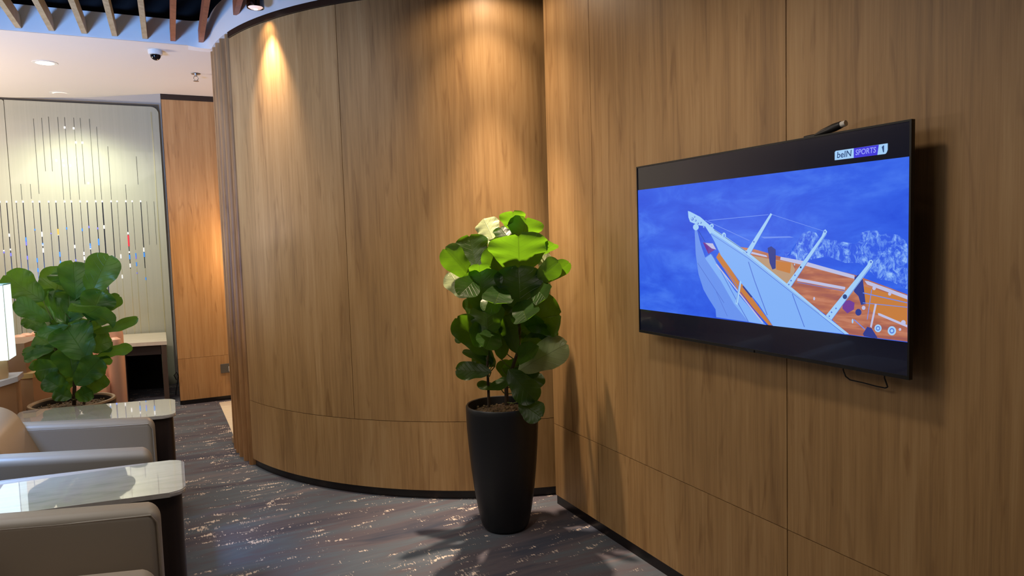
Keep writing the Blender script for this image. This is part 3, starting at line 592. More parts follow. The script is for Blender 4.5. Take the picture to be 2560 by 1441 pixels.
(7,[(0.8450,0.2747),(0.8441,0.2728),(0.8418,0.2719),(0.8396,0.2726),(0.8387,0.2745),(0.8396,0.2765),(0.8419,0.2774),(0.8441,0.2767)]),
(7,[(0.8201,0.2439),(0.8192,0.2419),(0.8169,0.2410),(0.8147,0.2417),(0.8137,0.2436),(0.8147,0.2456),(0.8169,0.2466),(0.8192,0.2458)]),
(7,[(0.6693,0.3838),(0.6683,0.3817),(0.6657,0.3809),(0.6632,0.3818),(0.6622,0.3839),(0.6632,0.3859),(0.6658,0.3867),(0.6683,0.3859)]),
(7,[(0.6355,0.3475),(0.6344,0.3454),(0.6318,0.3445),(0.6293,0.3454),(0.6282,0.3475),(0.6293,0.3496),(0.6319,0.3505),(0.6345,0.3496)]),
(7,[(1.0000,0.1799),(0.9992,0.1780),(0.9972,0.1770),(0.9953,0.1777),(0.9945,0.1794),(0.9953,0.1813),(0.9972,0.1822),(0.9992,0.1816)]),
(7,[(0.9842,0.1667),(0.9834,0.1648),(0.9814,0.1639),(0.9794,0.1645),(0.9786,0.1663),(0.9794,0.1682),(0.9814,0.1691),(0.9834,0.1685)]),
(7,[(0.9762,0.1541),(0.9754,0.1522),(0.9734,0.1513),(0.9714,0.1519),(0.9706,0.1536),(0.9714,0.1556),(0.9734,0.1565),(0.9754,0.1559)]),
(12,[(0.9915,0.6245),(1.1570,0.6235),(1.1610,0.6270),(1.1639,0.6340),(1.1639,0.6518),(0.9955,0.6518),(0.9915,0.6485)]),
(14,[(1.0565,0.6236),(1.1325,0.6236),(1.1370,0.6515),(1.0565,0.6518)]),
(16,[(1.1500,0.6285),(1.1530,0.6285),(1.1530,0.6475),(1.1505,0.6475),(1.1462,0.6440),(1.1462,0.6410),(1.1500,0.6435)])]

pic = MB(); lay = [0]
for mi, pts in SCREEN:
    lay[0] += 1; d = .0004+lay[0]*.00001
    vs = [pic.bm.verts.new(sc(s, t_, d)) for s, t_ in pts]
    f = pic.bm.faces.new(vs); f.material_index = mi
bmesh.ops.triangulate(pic.bm, faces=pic.bm.faces)
pic.build('screen_picture', SM, tvt, recalc=False)
def text3d(body, s, t_, size, m_, d, shear=0, width=None, spacing=1.0):
    cu = bpy.data.curves.new('txt', 'FONT'); cu.body = body; cu.size = size; cu.shear = shear; cu.space_character = spacing; cu.resolution_u = 4
    cu.align_x = 'CENTER'; cu.align_y = 'CENTER'; cu.offset = size*.012
    o = bpy.data.objects.new('txt', cu); COL.objects.link(o)
    dg = bpy.context.evaluated_depsgraph_get(); me = bpy.data.meshes.new_from_object(o.evaluated_get(dg)); COL.objects.unlink(o); bpy.data.objects.remove(o)
    xs = [v.co.x for v in me.vertices]; k = (width/(max(xs)-min(xs))) if width else 1
    for v in me.vertices: v.co = Vector(sc(s+v.co.x*k, t_+v.co.y, d))
    me.materials.append(m_); me.name = 'channel_lettering'
    q = bpy.data.objects.new('channel_lettering', me); COL.objects.link(q); q.parent = tvt; q.matrix_parent_inverse = Matrix.Translation(-Vector(tvt.location))
    return q
text3d('beIN', 1.0245, .6378, .026, SM[16], .0024, .1, .050)
text3d('SPORTS', 1.0955, .6378, .022, SM[15], .0024, .1, .066)
# adaptor resting over the top edge, cable loop below
t_ = thing('media_adaptor', 'black media adaptor with white plug tip poking above the television', 'adaptor', (TX+.02, TY0+TWd-.95, TZ0+THt))
b = MB()
ca = Vector((TX+.016, TY0+TWd-.905, TZ0+THt+.004)); cb = Vector((TX+.016, TY0+TWd-1.000, TZ0+THt+.022))
b.tube([ca, ca.lerp(cb,.3), cb.lerp(ca,.25), cb], [.004,.010,.013,.011], 10); b.tube([ca+Vector((0,.04,-.001)), ca+Vector((0,.02,0)), ca], .0045, 8)
b.build('adaptor_body', M['black'], t_, smooth=True)
b = MB(); b.tube([cb, cb+Vector((0,-.016,.002))], .009, 10); b.build('plug_tip', M['cream'], t_, smooth=True)
b = MB(); pts = [(1.859,1.501,1.100),(1.859,1.497,1.062),(1.857,1.487,1.045),(1.856,1.470,1.037),(1.856,1.424,1.036),(1.856,1.38,1.033),(1.856,1.352,1.033),(1.857,1.345,1.037),(1.858,1.356,1.062),(1.859,1.358,1.100)]
sp = []
for i in range(len(pts)-1):
    for k in range(4): sp.append(Vector(pts[i]).lerp(Vector(pts[i+1]), k/4))
b.tube(sp+[Vector(pts[-1])], .0022, 6)
tag(b.build('power_cable', M['black'], smooth=True, origin=(1.857,1.42,1.034)), 'thin black cable looping out below the television', 'cable')

# ------------------------------------------------------------------ potted figs
def leaf(parent, P0, P1, N, w_, under, seed, mt, curl=.06, cup=.16, wave=.018):
    rn = random.Random(seed); P0, P1, N = Vector(P0), Vector(P1), Vector(N).normalized()
    L = (P1-P0).length; ax = (P1-P0).normalized(); N = (N-ax*N.dot(ax)).normalized(); sd = ax.cross(N)
    if under: N = -N; sd = -sd
    NU, NV = 18, 12
    key = [(0,.06),(.06,.30),(.14,.55),(.25,.72),(.36,.78),(.46,.86),(.58,1.0),(.70,1.06),(.80,1.04),(.88,.92),(.95,.68),(.985,.40),(1,.12)]
    def hw(t):
        for (a, ha), (b_, hb) in zip(key, key[1:]):
            if t <= b_: return ha+(hb-ha)*(t-a)/(b_-a)
        return .05
    fr_, ph, ph2 = rn.uniform(2.2, 3.6), rn.uniform(0, 6), rn.uniform(0, 6); tw = rn.uniform(-.25, .25); c = curl*rn.uniform(.5, 1.5); sc_ = rn.choice((-1, -1, 1))
    bm = bmesh.new(); uvl = bm.loops.layers.uv.new('UVMap'); grid = []
    for i in range(NU+1):
        t_ = 1-(1-i/NU)**1.25; row = []
        notch = -.035*math.exp(-((t_-1)/.06)**2)
        for j in range(-NV//2, NV//2+1):
            s = j/(NV/2); h = hw(t_)*w_/2*(1+.035*math.sin(9*t_+ph*(1 if s > 0 else 1.7)))
            q = P0+ax*(L*t_) + sd*(s*h) + ax*(.05*w_*(abs(s)**1.5)*(t_**4))
            q += N*(sc_*c*L*4*t_*(1-t_)*.8 - c*L*t_*t_*.5)
            q += N*(cup*h*(s*s)) + N*(wave*w_*6*math.sin(fr_*math.pi*t_*2+(ph if s > 0 else ph2))*(abs(s)**2)*min(1, 2*t_)*.22)
            q += N*(tw*h*s*t_) + N*(abs(s) < .01)*(-.012*w_)
            row.append(bm.verts.new(q))
        grid.append(row)
    for i in range(NU):
        for j in range(NV):
            f = bm.faces.new((grid[i][j], grid[i][j+1], grid[i+1][j+1], grid[i+1][j])); f.smooth = True
            for l, (a, b_) in zip(f.loops, ((i,j),(i,j+1),(i+1,j+1),(i+1,j))): l[uvl].uv = ((b_-NV/2)/(NV/2), a/NU)
    me = bpy.data.meshes.new('leaf'); bm.normal_update()
    bm.to_mesh(me); bm.free(); me.materials.append(mt)
    o = bpy.data.objects.new('leaf', me); COL.objects.link(o); o.parent = parent; o.matrix_parent_inverse = Matrix.Translation(-Vector(parent.location))
    return o
def stems(parent, lines, leaves, mt):
    for k, (pts, r0, r1) in enumerate(lines):
        b = MB(); pp = []
        for i in range(len(pts)-1):
            for q in range(4): pp.append(Vector(pts[i]).lerp(Vector(pts[i+1]), q/4))
        pp.append(Vector(pts[-1])); n = len(pp)
        b.tube(pp, [r0+(r1-r0)*i/(n-1) for i in range(n)], 8); b.build('stem', mt, parent, smooth=True)
    allp = [Vector(a).lerp(Vector(b_), q/8) for pts, _, _ in lines for a, b_ in zip(pts, pts[1:]) for q in range(9)]
    for lf in leaves:
        p = Vector(lf[0]); cand = [q for q in allp if q.z < p.z+.01] or allp
        s_ = min(cand, key=lambda q: (q-p-Vector((0,0,-.03))).length)
        if (s_-p).length < .005: continue
        mid = s_.lerp(p, .5)+Vector((0,0,-.008)); b = MB(); b.tube([s_, mid, p], [.0035,.003,.0025], 6); b.build('petiole', M['petiole'], parent, smooth=True)
M['petiole'] = mat('petiole_green', lin(88,100,48), .6)
POT1 = (1.495,3.254,0); POT2 = (-.61,5.15,0)
LEAF1 = [
((1.5904,3.2575,1.5460),(1.5650,3.1990,1.6373),(-0.2135,-0.7949,-0.5680),0.1287,1),
((1.6345,3.2508,1.5905),(1.6334,3.2554,1.6421),(-0.4531,-0.8887,0.0697),0.0269,0),
((1.6281,3.2346,1.4876),(1.6209,3.1692,1.6019),(-0.5550,-0.7061,-0.4397),0.1845,1),
((1.5644,3.2210,1.4894),(1.5431,3.3037,1.5596),(-0.1494,-0.6622,0.7343),0.1168,0),
((1.4953,3.3001,1.5035),(1.5004,3.4172,1.6074),(-0.6795,-0.4699,0.5634),0.1252,2),
((1.4856,3.2558,1.4469),(1.5284,3.3425,1.5378),(-0.1018,-0.6957,0.7111),0.0911,2),
((1.3965,3.2920,1.3596),(1.3883,3.3533,1.5214),(-0.1695,-0.9244,0.3416),0.1647,0),
((1.3733,3.3215,1.3087),(1.2197,3.2742,1.4615),(0.0838,-0.9726,-0.2169),0.1271,1),
((1.4092,3.2915,1.2909),(1.3785,3.2129,1.3761),(-0.3027,-0.6435,-0.7031),0.1065,1),
((1.5374,3.2972,1.3011),(1.4517,3.2620,1.4593),(-0.0980,-0.9589,-0.2662),0.1231,1),
((1.5947,3.2042,1.3215),(1.5473,3.1088,1.5150),(-0.3905,-0.7842,-0.4823),0.2870,1),
((1.4026,3.2048,1.1390),(1.3866,3.2344,1.3447),(-0.5218,-0.8492,0.0814),0.2075,0),
((1.5511,3.1224,1.1460),(1.5581,3.1411,1.3559),(-0.3631,-0.9269,0.0950),0.2306,0),
((1.6310,3.1055,1.2811),(1.6945,2.9713,1.3808),(-0.8826,-0.4657,-0.0647),0.1016,1),
((1.6540,3.1379,1.2672),(1.7688,3.0019,1.3772),(-0.5083,-0.7587,-0.4074),0.0861,1),
((1.7071,3.1685,1.4167),(1.7199,3.0554,1.4722),(-0.5913,-0.4083,-0.6954),0.0668,1),
((1.6788,3.1205,1.3397),(1.7474,3.1828,1.4208),(0.0148,-0.7990,0.6011),0.0709,2),
((1.3344,3.2880,1.2107),(1.3005,3.4142,1.3321),(-0.6265,-0.6212,0.4707),0.1215,2),
((1.4671,3.1259,1.2398),(1.3357,3.0716,1.1575),(-0.0354,-0.8074,0.5889),0.0921,1),
((1.6555,3.1207,1.2005),(1.6735,3.0622,1.2740),(-0.2062,-0.7892,-0.5784),0.0540,0),
((1.3827,3.3335,1.0954),(1.3731,3.3684,1.1973),(-0.0635,-0.9457,0.3186),0.0685,0),
((1.3953,3.1771,1.0252),(1.4045,3.2065,1.1722),(-0.3951,-0.8957,0.2040),0.1737,1),
((1.4014,3.1993,0.9211),(1.2674,3.2571,1.1140),(-0.2143,-0.9666,0.1408),0.1319,0),
((1.5648,3.1224,1.0892),(1.6896,2.9758,1.1257),(-0.7549,-0.5562,0.3477),0.1940,0),
((1.5562,3.1386,0.9590),(1.6925,3.0126,1.0451),(-0.4977,-0.7873,-0.3640),0.1027,0),
((1.6237,3.2268,1.0805),(1.5678,3.2815,1.2886),(-0.6528,-0.7572,0.0233),0.1601,0),
((1.6016,3.2166,0.9564),(1.7114,3.2145,1.1794),(-0.1985,-0.9761,0.0886),0.1734,0),
((1.6852,3.2080,1.0775),(1.7067,3.2482,1.2942),(-0.2943,-0.9341,0.2022),0.1316,1),
((1.4835,3.2127,0.8882),(1.4854,3.2158,1.0811),(-0.2555,-0.9666,0.0184),0.1091,0),
((1.5341,3.1466,0.9263),(1.4896,3.1828,1.1120),(-0.6276,-0.7786,0.0014),0.0972,0),
((1.5215,3.1017,0.8444),(1.7252,2.9690,0.9754),(-0.6274,-0.7475,0.2183),0.1491,2),
((1.4196,3.2058,0.8335),(1.2723,3.3113,0.8445),(-0.4695,-0.7100,0.5248),0.1006,0),
((1.4423,3.2749,0.8604),(1.3340,3.3661,0.9282),(-0.2041,-0.7287,0.6538),0.0408,0),
((1.4772,3.1237,0.8514),(1.5601,3.0054,0.7071),(-0.6413,-0.7315,0.2314),0.1308,0),
((1.4892,3.2283,0.8394),(1.6258,3.1958,0.8411),(-0.2219,-0.9442,-0.2432),0.1199,0),
((1.5022,3.0663,0.6998),(1.5615,2.9547,0.6380),(-0.6606,-0.6008,0.4502),0.1153,0),
((1.5546,3.1068,0.8287),(1.3896,3.1374,0.7700),(-0.3710,-0.5005,0.7822),0.0646,0),
((1.4781,3.2256,0.7376),(1.3722,3.2790,0.7639),(-0.1625,-0.6768,0.7180),0.0583,1),
((1.4714,3.2709,0.8463),(1.4214,3.3227,0.9137),(-0.4811,-0.8304,0.2811),0.0772,0),
((1.5942,3.1912,0.7297),(1.6753,3.1690,0.8051),(-0.5236,-0.7840,0.3333),0.1236,0),
((1.5379,3.2432,0.7621),(1.5164,3.2843,0.8686),(-0.2693,-0.9156,0.2987),0.0786,0),
((1.5315,3.2975,1.1278),(1.5428,3.3251,1.2649),(-0.4126,-0.8857,0.2126),0.1297,0),
((1.4857,3.2974,1.2693),(1.4022,3.3434,1.3408),(-0.3223,-0.9214,0.2170),0.0977,0),
((1.3042,3.3115,1.0410),(1.2853,3.3157,0.9795),(-0.6630,-0.7330,0.1525),0.0404,1),
((1.4407,3.3114,0.8900),(1.4310,3.3368,1.0100),(-0.3927,-0.9058,0.1593),0.0775,0),
((1.4799,3.1773,1.2640),(1.3382,2.9517,1.2058),(0.2424,-0.3826,0.8915),0.1378,0),
((1.5609,3.1326,1.1947),(1.4544,2.8673,1.1319),(-0.3173,-0.0959,0.9434),0.1374,0),
((1.4267,3.1852,1.0383),(1.2971,2.9775,0.9988),(0.2852,-0.3478,0.8931),0.1202,0),
((1.5622,3.1370,0.9756),(1.4805,2.8846,0.9461),(-0.5028,0.0620,0.8622),0.1205,0),
((1.3737,3.2649,1.2996),(1.2193,3.0792,1.2470),(0.4830,-0.5859,0.6507),0.1153,0),
((1.6342,3.1364,1.2684),(1.5668,2.8869,1.2210),(-0.6761,0.0430,0.7356),0.1150,0),
((1.5947,3.3312,1.3788),(1.5797,3.3896,1.4611),(-0.3944,-0.7822,0.4823),0.1736,0),
((1.6749,3.2700,1.3765),(1.7495,3.3070,1.4553),(-0.3610,-0.6655,0.6533),0.1535,0),
((1.5131,3.3237,1.3477),(1.4491,3.4039,1.4070),(-0.3787,-0.7266,0.5733),0.1435,0),
((1.6059,3.2880,1.1815),(1.6725,3.3092,1.2937),(-0.3044,-0.8866,0.3484),0.1962,0),
((1.4832,3.3006,1.1542),(1.4527,3.3671,1.2447),(-0.2185,-0.8204,0.5283),0.1790,0),
((1.5438,3.2501,1.0270),(1.4969,3.3041,1.1414),(-0.7133,-0.6999,0.0379),0.1780,0),
((1.6380,3.2232,0.9812),(1.6217,3.2734,1.0940),(-0.2359,-0.9000,0.3666),0.1744,0),
((1.5163,3.2788,0.9393),(1.4838,3.3249,1.0417),(-0.1277,-0.9191,0.3729),0.1377,0),
((1.6596,3.2068,0.9057),(1.7655,3.2164,0.9705),(-0.3144,-0.7190,0.6199),0.1383,0),
((1.6059,3.2064,0.8532),(1.7073,3.1969,0.9314),(-0.1075,-0.9940,0.0191),0.1646,0),
((1.4658,3.2855,0.8563),(1.4038,3.3542,0.9229),(-0.6831,-0.7222,0.1089),0.1338,0),
((1.5688,3.2281,0.7610),(1.6504,3.2178,0.8468),(-0.3806,-0.8891,0.2541),0.1419,0),
((1.5569,3.1223,1.0395),(1.6303,3.0229,1.0768),(-0.6083,-0.6304,-0.4823),0.1567,0),
((1.4245,3.1832,0.9995),(1.3039,3.1782,1.0441),(0.2029,-0.8687,0.4518),0.1282,0)]
LEAF2 = [
((-0.7297,5.2055,1.2017),(-0.9063,5.1932,1.3749),(0.2494,-0.9502,0.1867),0.1840,0),
((-0.6897,5.0876,1.0815),(-0.8524,5.0879,1.2178),(-0.0173,-0.9997,-0.0181),0.1126,0),
((-0.7286,5.2348,1.0154),(-0.8469,5.2763,1.0984),(0.0312,-0.8753,0.4825),0.1019,0),
((-0.6882,5.2603,1.1619),(-0.6418,5.2903,1.4031),(-0.0353,-0.9909,0.1301),0.2108,0),
((-0.5499,5.1411,1.2051),(-0.5556,5.2179,1.4379),(0.1899,-0.9309,0.3121),0.1817,0),
((-0.4575,5.0431,1.2345),(-0.3453,5.0408,1.4699),(-0.0765,-0.9967,0.0269),0.1885,0),
((-0.4530,5.1336,1.2805),(-0.3723,5.1574,1.3717),(0.5060,-0.8310,-0.2309),0.0478,0),
((-0.4659,4.9569,1.0796),(-0.3971,5.0040,1.2511),(0.1433,-0.9675,0.2084),0.1843,0),
((-0.4574,5.0219,1.1091),(-0.3008,5.0433,1.2099),(0.3081,-0.9073,-0.2863),0.0989,0),
((-0.4712,5.0312,1.0004),(-0.2112,5.0221,1.0683),(0.1214,-0.8106,-0.5728),0.0748,0),
((-0.5941,5.1173,1.0566),(-0.5872,5.1621,1.2429),(0.1213,-0.9662,0.2275),0.2283,0),
((-0.7029,5.2039,1.0643),(-0.6722,5.2606,1.2647),(-0.0120,-0.9617,0.2739),0.1838,0),
((-0.5727,5.0709,1.0231),(-0.6607,5.1305,1.0970),(-0.1182,-0.8375,0.5335),0.1231,0),
((-0.5178,5.1111,1.0216),(-0.3990,5.1155,1.1005),(0.2020,-0.9467,-0.2510),0.0876,0),
((-0.5830,4.9895,1.0573),(-0.7441,4.9972,1.0136),(-0.1439,-0.9181,0.3694),0.0712,0),
((-0.6921,5.1866,0.9107),(-0.7933,5.2410,0.9798),(-0.3280,-0.9139,0.2393),0.1163,0),
((-0.6824,5.1598,0.9132),(-0.8613,5.2113,0.8924),(-0.2886,-0.7769,0.5596),0.0844,0),
((-0.6851,5.1269,0.9030),(-0.8446,5.1443,0.8514),(-0.2540,-0.8235,0.5073),0.0743,0),
((-0.4879,4.9048,0.8489),(-0.5927,4.9940,1.0541),(-0.0251,-0.9215,0.3875),0.2292,0),
((-0.4904,5.0653,0.8922),(-0.3666,5.0532,0.9336),(-0.1900,-0.9365,0.2949),0.1271,0),
((-0.6622,5.1072,0.7940),(-0.7846,5.1095,0.7780),(-0.0112,-0.9984,-0.0557),0.1388,0),
((-0.6814,5.1519,0.8187),(-0.8305,5.1897,0.8069),(-0.2417,-0.7697,0.5908),0.0703,0),
((-0.6853,5.1747,0.8010),(-0.7336,5.2039,0.8756),(-0.0084,-0.9328,0.3602),0.1064,0),
((-0.5808,5.0295,0.7318),(-0.5961,5.0511,0.9115),(0.1153,-0.9850,0.1284),0.1848,0),
((-0.5629,4.9510,0.6928),(-0.4248,4.8738,0.8432),(-0.2618,-0.9350,-0.2393),0.1502,0),
((-0.4692,5.0278,0.8292),(-0.2536,4.9949,0.8872),(0.0174,-0.8407,-0.5412),0.0777,0),
((-0.4857,5.0561,0.8048),(-0.3719,5.0243,0.8160),(-0.2107,-0.8920,-0.4000),0.0660,0),
((-0.5213,5.0146,0.6254),(-0.4142,4.9716,0.7369),(-0.2219,-0.9622,-0.1578),0.1211,0),
((-0.6083,5.0575,0.6355),(-0.7357,5.0823,0.7336),(0.0080,-0.9669,0.2551),0.1205,0),
((-0.5984,5.0060,0.6077),(-0.6794,5.0048,0.6614),(0.1258,-0.9775,0.1691),0.0955,0),
((-0.5727,4.9935,0.6068),(-0.4781,4.9289,0.6505),(-0.5359,-0.8403,-0.0817),0.0957,0),
((-0.6383,5.1443,0.7045),(-0.6595,5.1615,0.7928),(0.1071,-0.9708,0.2149),0.1309,0),
((-0.5799,5.1622,0.8660),(-0.5053,5.1375,1.0104),(-0.0293,-0.9877,-0.1538),0.1648,0),
((-0.5298,5.1774,1.0827),(-0.5619,5.2035,1.2167),(0.2396,-0.9405,0.2408),0.1849,0),
((-0.5057,5.0815,0.7219),(-0.4140,5.0612,0.7445),(-0.1477,-0.9546,-0.2587),0.0524,0),
((-0.6444,5.2348,0.9673),(-0.7247,5.3263,1.0695),(-0.1983,-0.8027,0.5625),0.2000,0),
((-0.5405,5.1808,0.9194),(-0.4578,5.1941,1.0306),(0.0701,-0.9953,0.0671),0.2166,0),
((-0.6406,5.2201,0.8044),(-0.7118,5.2838,0.8927),(-0.1463,-0.8546,0.4983),0.1995,0),
((-0.5492,5.1478,0.7309),(-0.4782,5.1447,0.8433),(-0.0043,-0.9997,-0.0256),0.1986,0),
((-0.5846,5.2198,1.2839),(-0.6097,5.2729,1.3797),(0.0102,-0.8735,0.4867),0.1993,0),
((-0.5125,5.1870,1.1699),(-0.4555,5.2142,1.2992),(0.1349,-0.9799,0.1468),0.1833,0),
((-0.6001,5.0480,1.1284),(-0.6715,4.9753,1.1818),(0.7736,-0.3969,0.4939),0.2705,0),
((-0.5103,5.0043,1.1254),(-0.3965,4.8405,1.1586),(-0.3533,-0.4155,-0.8381),0.2705,0),
((-0.6470,5.1757,0.6257),(-0.6676,5.2066,0.7496),(0.1077,-0.9602,0.2577),0.1650,0)]
STEM1 = [([(1.4188,3.2468,0.6431),(1.4219,3.2530,0.7395),(1.4234,3.2612,0.8530),(1.4352,3.2645,0.9661),(1.4645,3.2747,1.1345),(1.4981,3.2941,1.3033),(1.5219,3.3063,1.4627)],0.0075,0.0040),([(1.5096,3.2255,0.6470),(1.5137,3.2326,0.7610),(1.5452,3.2130,0.8472),(1.5714,3.1960,0.9331),(1.5831,3.1992,1.0462),(1.5879,3.2103,1.2163),(1.6058,3.2396,1.4142),(1.6109,3.2596,1.5570)],0.0110,0.0040)]
STEM2 = [([(-0.5984,5.1122,0.5426),(-0.5867,5.1180,0.6882),(-0.5694,5.1241,0.8701),(-0.5785,5.1429,1.0528),(-0.5837,5.1820,1.2341)],0.0120,0.0060),([(-0.6735,5.1493,0.5524),(-0.6819,5.1643,0.6914),(-0.6778,5.1768,0.8737),(-0.6770,5.1908,1.0561)],0.0090,0.0050),([(-0.5459,5.1201,0.5415),(-0.5037,5.1084,0.7916),(-0.4821,5.0931,1.0131),(-0.4584,5.0960,1.1947)],0.0080,0.0040)]

fig1 = thing('potted_fig', 'tall fiddle-leaf fig in a tapered black planter below the wall spotlight', 'plant', POT1)
x, y = POT1[0], POT1[1]
prof = [(.098,0),(.112,.006),(.122,.022),(.130,.05),(.143,.12),(.158,.22),(.170,.33),(.179,.44),(.185,.54),(.1868,.62),(.1865,.645),(.182,.652),(.175,.650),(.172,.63),(.168,.56),(.16,.5)]
b = MB(); b.lathe(prof, (x,y,0), 72); b.build('planter', M['planter'], fig1, smooth=True)
def soil(parent, x, y, z, r, seed):
    b = MB(); rn = random.Random(seed); n = 28; rings = [[b.bm.verts.new((x+r*k/7*math.cos(2*math.pi*i/n), y+r*k/7*math.sin(2*math.pi*i/n), z+rn.uniform(-.004,.006)+.012*(1-k/7))) for i in range(n)] for k in range(1, 8)]
    c_ = b.bm.verts.new((x, y, z+.012))
    for i in range(n): b.bm.faces.new((c_, rings[0][i], rings[0][(i+1) % n]))
    for a, q in zip(rings, rings[1:]):
        for i in range(n): b.bm.faces.new((a[i], q[i], q[(i+1) % n], a[(i+1) % n]))
    b.build('soil', M['soil'], parent, smooth=True)
    b = MB()
    for k in range(90):
        a, q = rn.uniform(0, 6.28), r*.95*math.sqrt(rn.random()); s_ = rn.uniform(.003, .008)
        bmesh.ops.create_icosphere(b.bm, subdivisions=1, radius=s_, matrix=Matrix.Translation((x+q*math.cos(a), y+q*math.sin(a), z+.010)))
    b.build('bark_chips', M['pebble'], parent, kind='stuff')
soil(fig1, x, y, .605, .169, 1)
stems(fig1, STEM1, LEAF1, M['bark'])
for i, lf in enumerate(LEAF1): leaf(fig1, lf[0], lf[1], lf[2], lf[3], lf[4], 100+i, M['leaf_pale'] if lf[4] == 2 else M['leaf'], wave=.045 if lf[4] == 2 else .028)
fig2 = thing('potted_fig', 'wide bushy fiddle-leaf fig in a dark bowl beside the glowing table lamp', 'plant', POT2)
x, y = POT2[0], POT2[1]
b = MB(); b.lathe([(.12,0),(.14,.01),(.19,.15),(.225,.35),(.238,.50),(.241,.555),(.236,.566),(.222,.566),(.214,.555),(.212,.52),(.2,.48)], (x,y,0), 64)
for f in b.bm.faces:
    zc = sum(v.co.z for v in f.verts)/len(f.verts); rc = max(math.hypot(v.co.x-x, v.co.y-y) for v in f.verts)
    if zc > .552 and rc > .2: f.material_index = 1
b.build('planter', [M['planter'], mat('planter_tan_rim', lin(150,125,95), .5)], fig2, smooth=True)
soil(fig2, x, y, .527, .211, 2)
stems(fig2, STEM2, LEAF2, M['bark'])
for i, lf in enumerate(LEAF2): leaf(fig2, lf[0], lf[1], lf[2], lf[3], lf[4], 300+i, M['leaf2'], curl=.10, cup=.22, wave=.055)

# ------------------------------------------------------------------ lounge row: rows lean 8 degrees off the wall grid
SK = .150
def rr_poly(x0, x1, y0, y1, r, sk, n=6):
    pts = []
    for cx_, cy_, a0 in ((x1-r, y0+r, -90), (x1-r, y1-r, 0), (x0+r, y1-r, 90), (x0+r, y0+r, 180)):
        for k in range(n+1):
            a = math.radians(a0+90*k/n); pts.append((cx_+r*math.cos(a), cy_+r*math.sin(a)))
    return [(px, py-(px-x1)*sk) for px, py in pts]
def side_table(x1, y0, y1, ln, label, sk):
    t_ = thing('side_table', label, 'table', (x1-ln/2, (y0+y1)/2+ln/2*sk, 0), 'stone-topped tables between the armchairs')
    b = MB(); b.prism(rr_poly(x1-ln, x1, y0, y1, .055, sk), .582, .600)
    es = [e for e in b.bm.edges if abs(e.verts[0].co.z-e.verts[1].co.z) < .001]
    bmesh.ops.bevel(b.bm, geom=es, offset=.004, segments=2, affect='EDGES')
    b.build('table_top', M['marble'], t_, smooth=True)
    b = MB(); b.prism(rr_poly(x1-ln+.02, x1-.015, y0+.02, y1-.02, .04, sk), .02, .581); b.build('cabinet', M['walnut'], t_, smooth=True)
    b = MB(); b.prism(rr_poly(x1-ln+.04, x1-.04, y0+.04, y1-.04, .03, sk), .0, .0195); b.build('plinth', M['dark'], t_)
side_table(.000, 2.850, 3.295, .80, 'glossy marble-topped dark side table nearest the camera', .115)
side_table(-.026, 4.205, 4.668, .80, 'marble-topped dark side table in front of the bushy fig', .19)
def armchair(x1, y0, y1, label, sk, full=True):
    D = .80; yc = (y0+y1)/2
    t_ = thing('armchair', label, 'armchair', (x1-D/2, yc+D/2*sk, 0), 'taupe leather armchairs in the row')
    def place(b, name, m_, smooth=True):
        for v in b.bm.verts: v.co = Vector((v.co.x, v.co.y-(v.co.x-x1)*sk, v.co.z))
        return b.build(name, m_, t_, smooth=smooth)
    aw = .115
    for ya, yb in ((y0, y0+aw), (y1-aw, y1)):
        b = MB(); b.box(x1-D, x1, ya, yb, .10, .640, .036, 5)
        for v in b.bm.verts:
            if v.co.z > .3: v.co.z += .030*max(0, (x1-v.co.x-.25)/.55)-.020*max(0, 1-(x1-v.co.x)/.09)**2
        arm = place(b, 'arm', M['taupe'])
        s_ = MB(); yy = ya+.004 if ya == y1-aw else yb-.004
        path_ = [(x1-.012, yy, .13), (x1-.007, yy, .35), (x1-.010, yy, .585), (x1-.028, yy, .612), (x1-.30, yy, .618), (x1-.70, yy, .638)]
        s_.tube(path_, .0035, 6)
        for v in s_.bm.verts: v.co = Vector((v.co.x, v.co.y-(v.co.x-x1)*sk, v.co.z))
        s_.build('piping', M['taupe'], arm, smooth=True)
    b = MB(); b.box(x1-D+.02, x1-.03, y0+aw+.002, y1-aw-.002, .12, .26, .015); place(b, 'seat_base', M['taupe'])
    b = MB(); b.box(x1-D+.20, x1-.012, y0+aw+.004, y1-aw-.004, .262, .42, .045, 4); place(b, 'seat_cushion', M['tan'])
    b = MB(); b.box(x1-.72, x1-.47, y0+.05, y1-.05, .30, .79, .075, 6)
    for v in b.bm.verts:
        k = max(0, (v.co.z-.42)/.36); v.co.x -= .17*k
        e = abs(v.co.y-yc)/((y1-y0)/2); v.co.z -= .05*k*e**2.2; v.co.x += .05*e**2
    place(b, 'backrest', M['tan'])
    for sx_, sy_ in ((x1-.07, y0+.06), (x1-.07, y1-.06), (x1-D+.06, y0+.06), (x1-D+.06, y1-.06)):
        b = MB(); b.lathe([(.014,0),(.02,.10)], (sx_, sy_-(sx_-x1)*sk, 0), 12); b.build('leg', M['walnut'], t_, smooth=True)
armchair(-.083, 2.03, 2.715, 'taupe leather armchair in the bottom left corner', .17)
armchair(-.125, 3.375, 4.105, 'taupe leather armchair between the two side tables', .20)

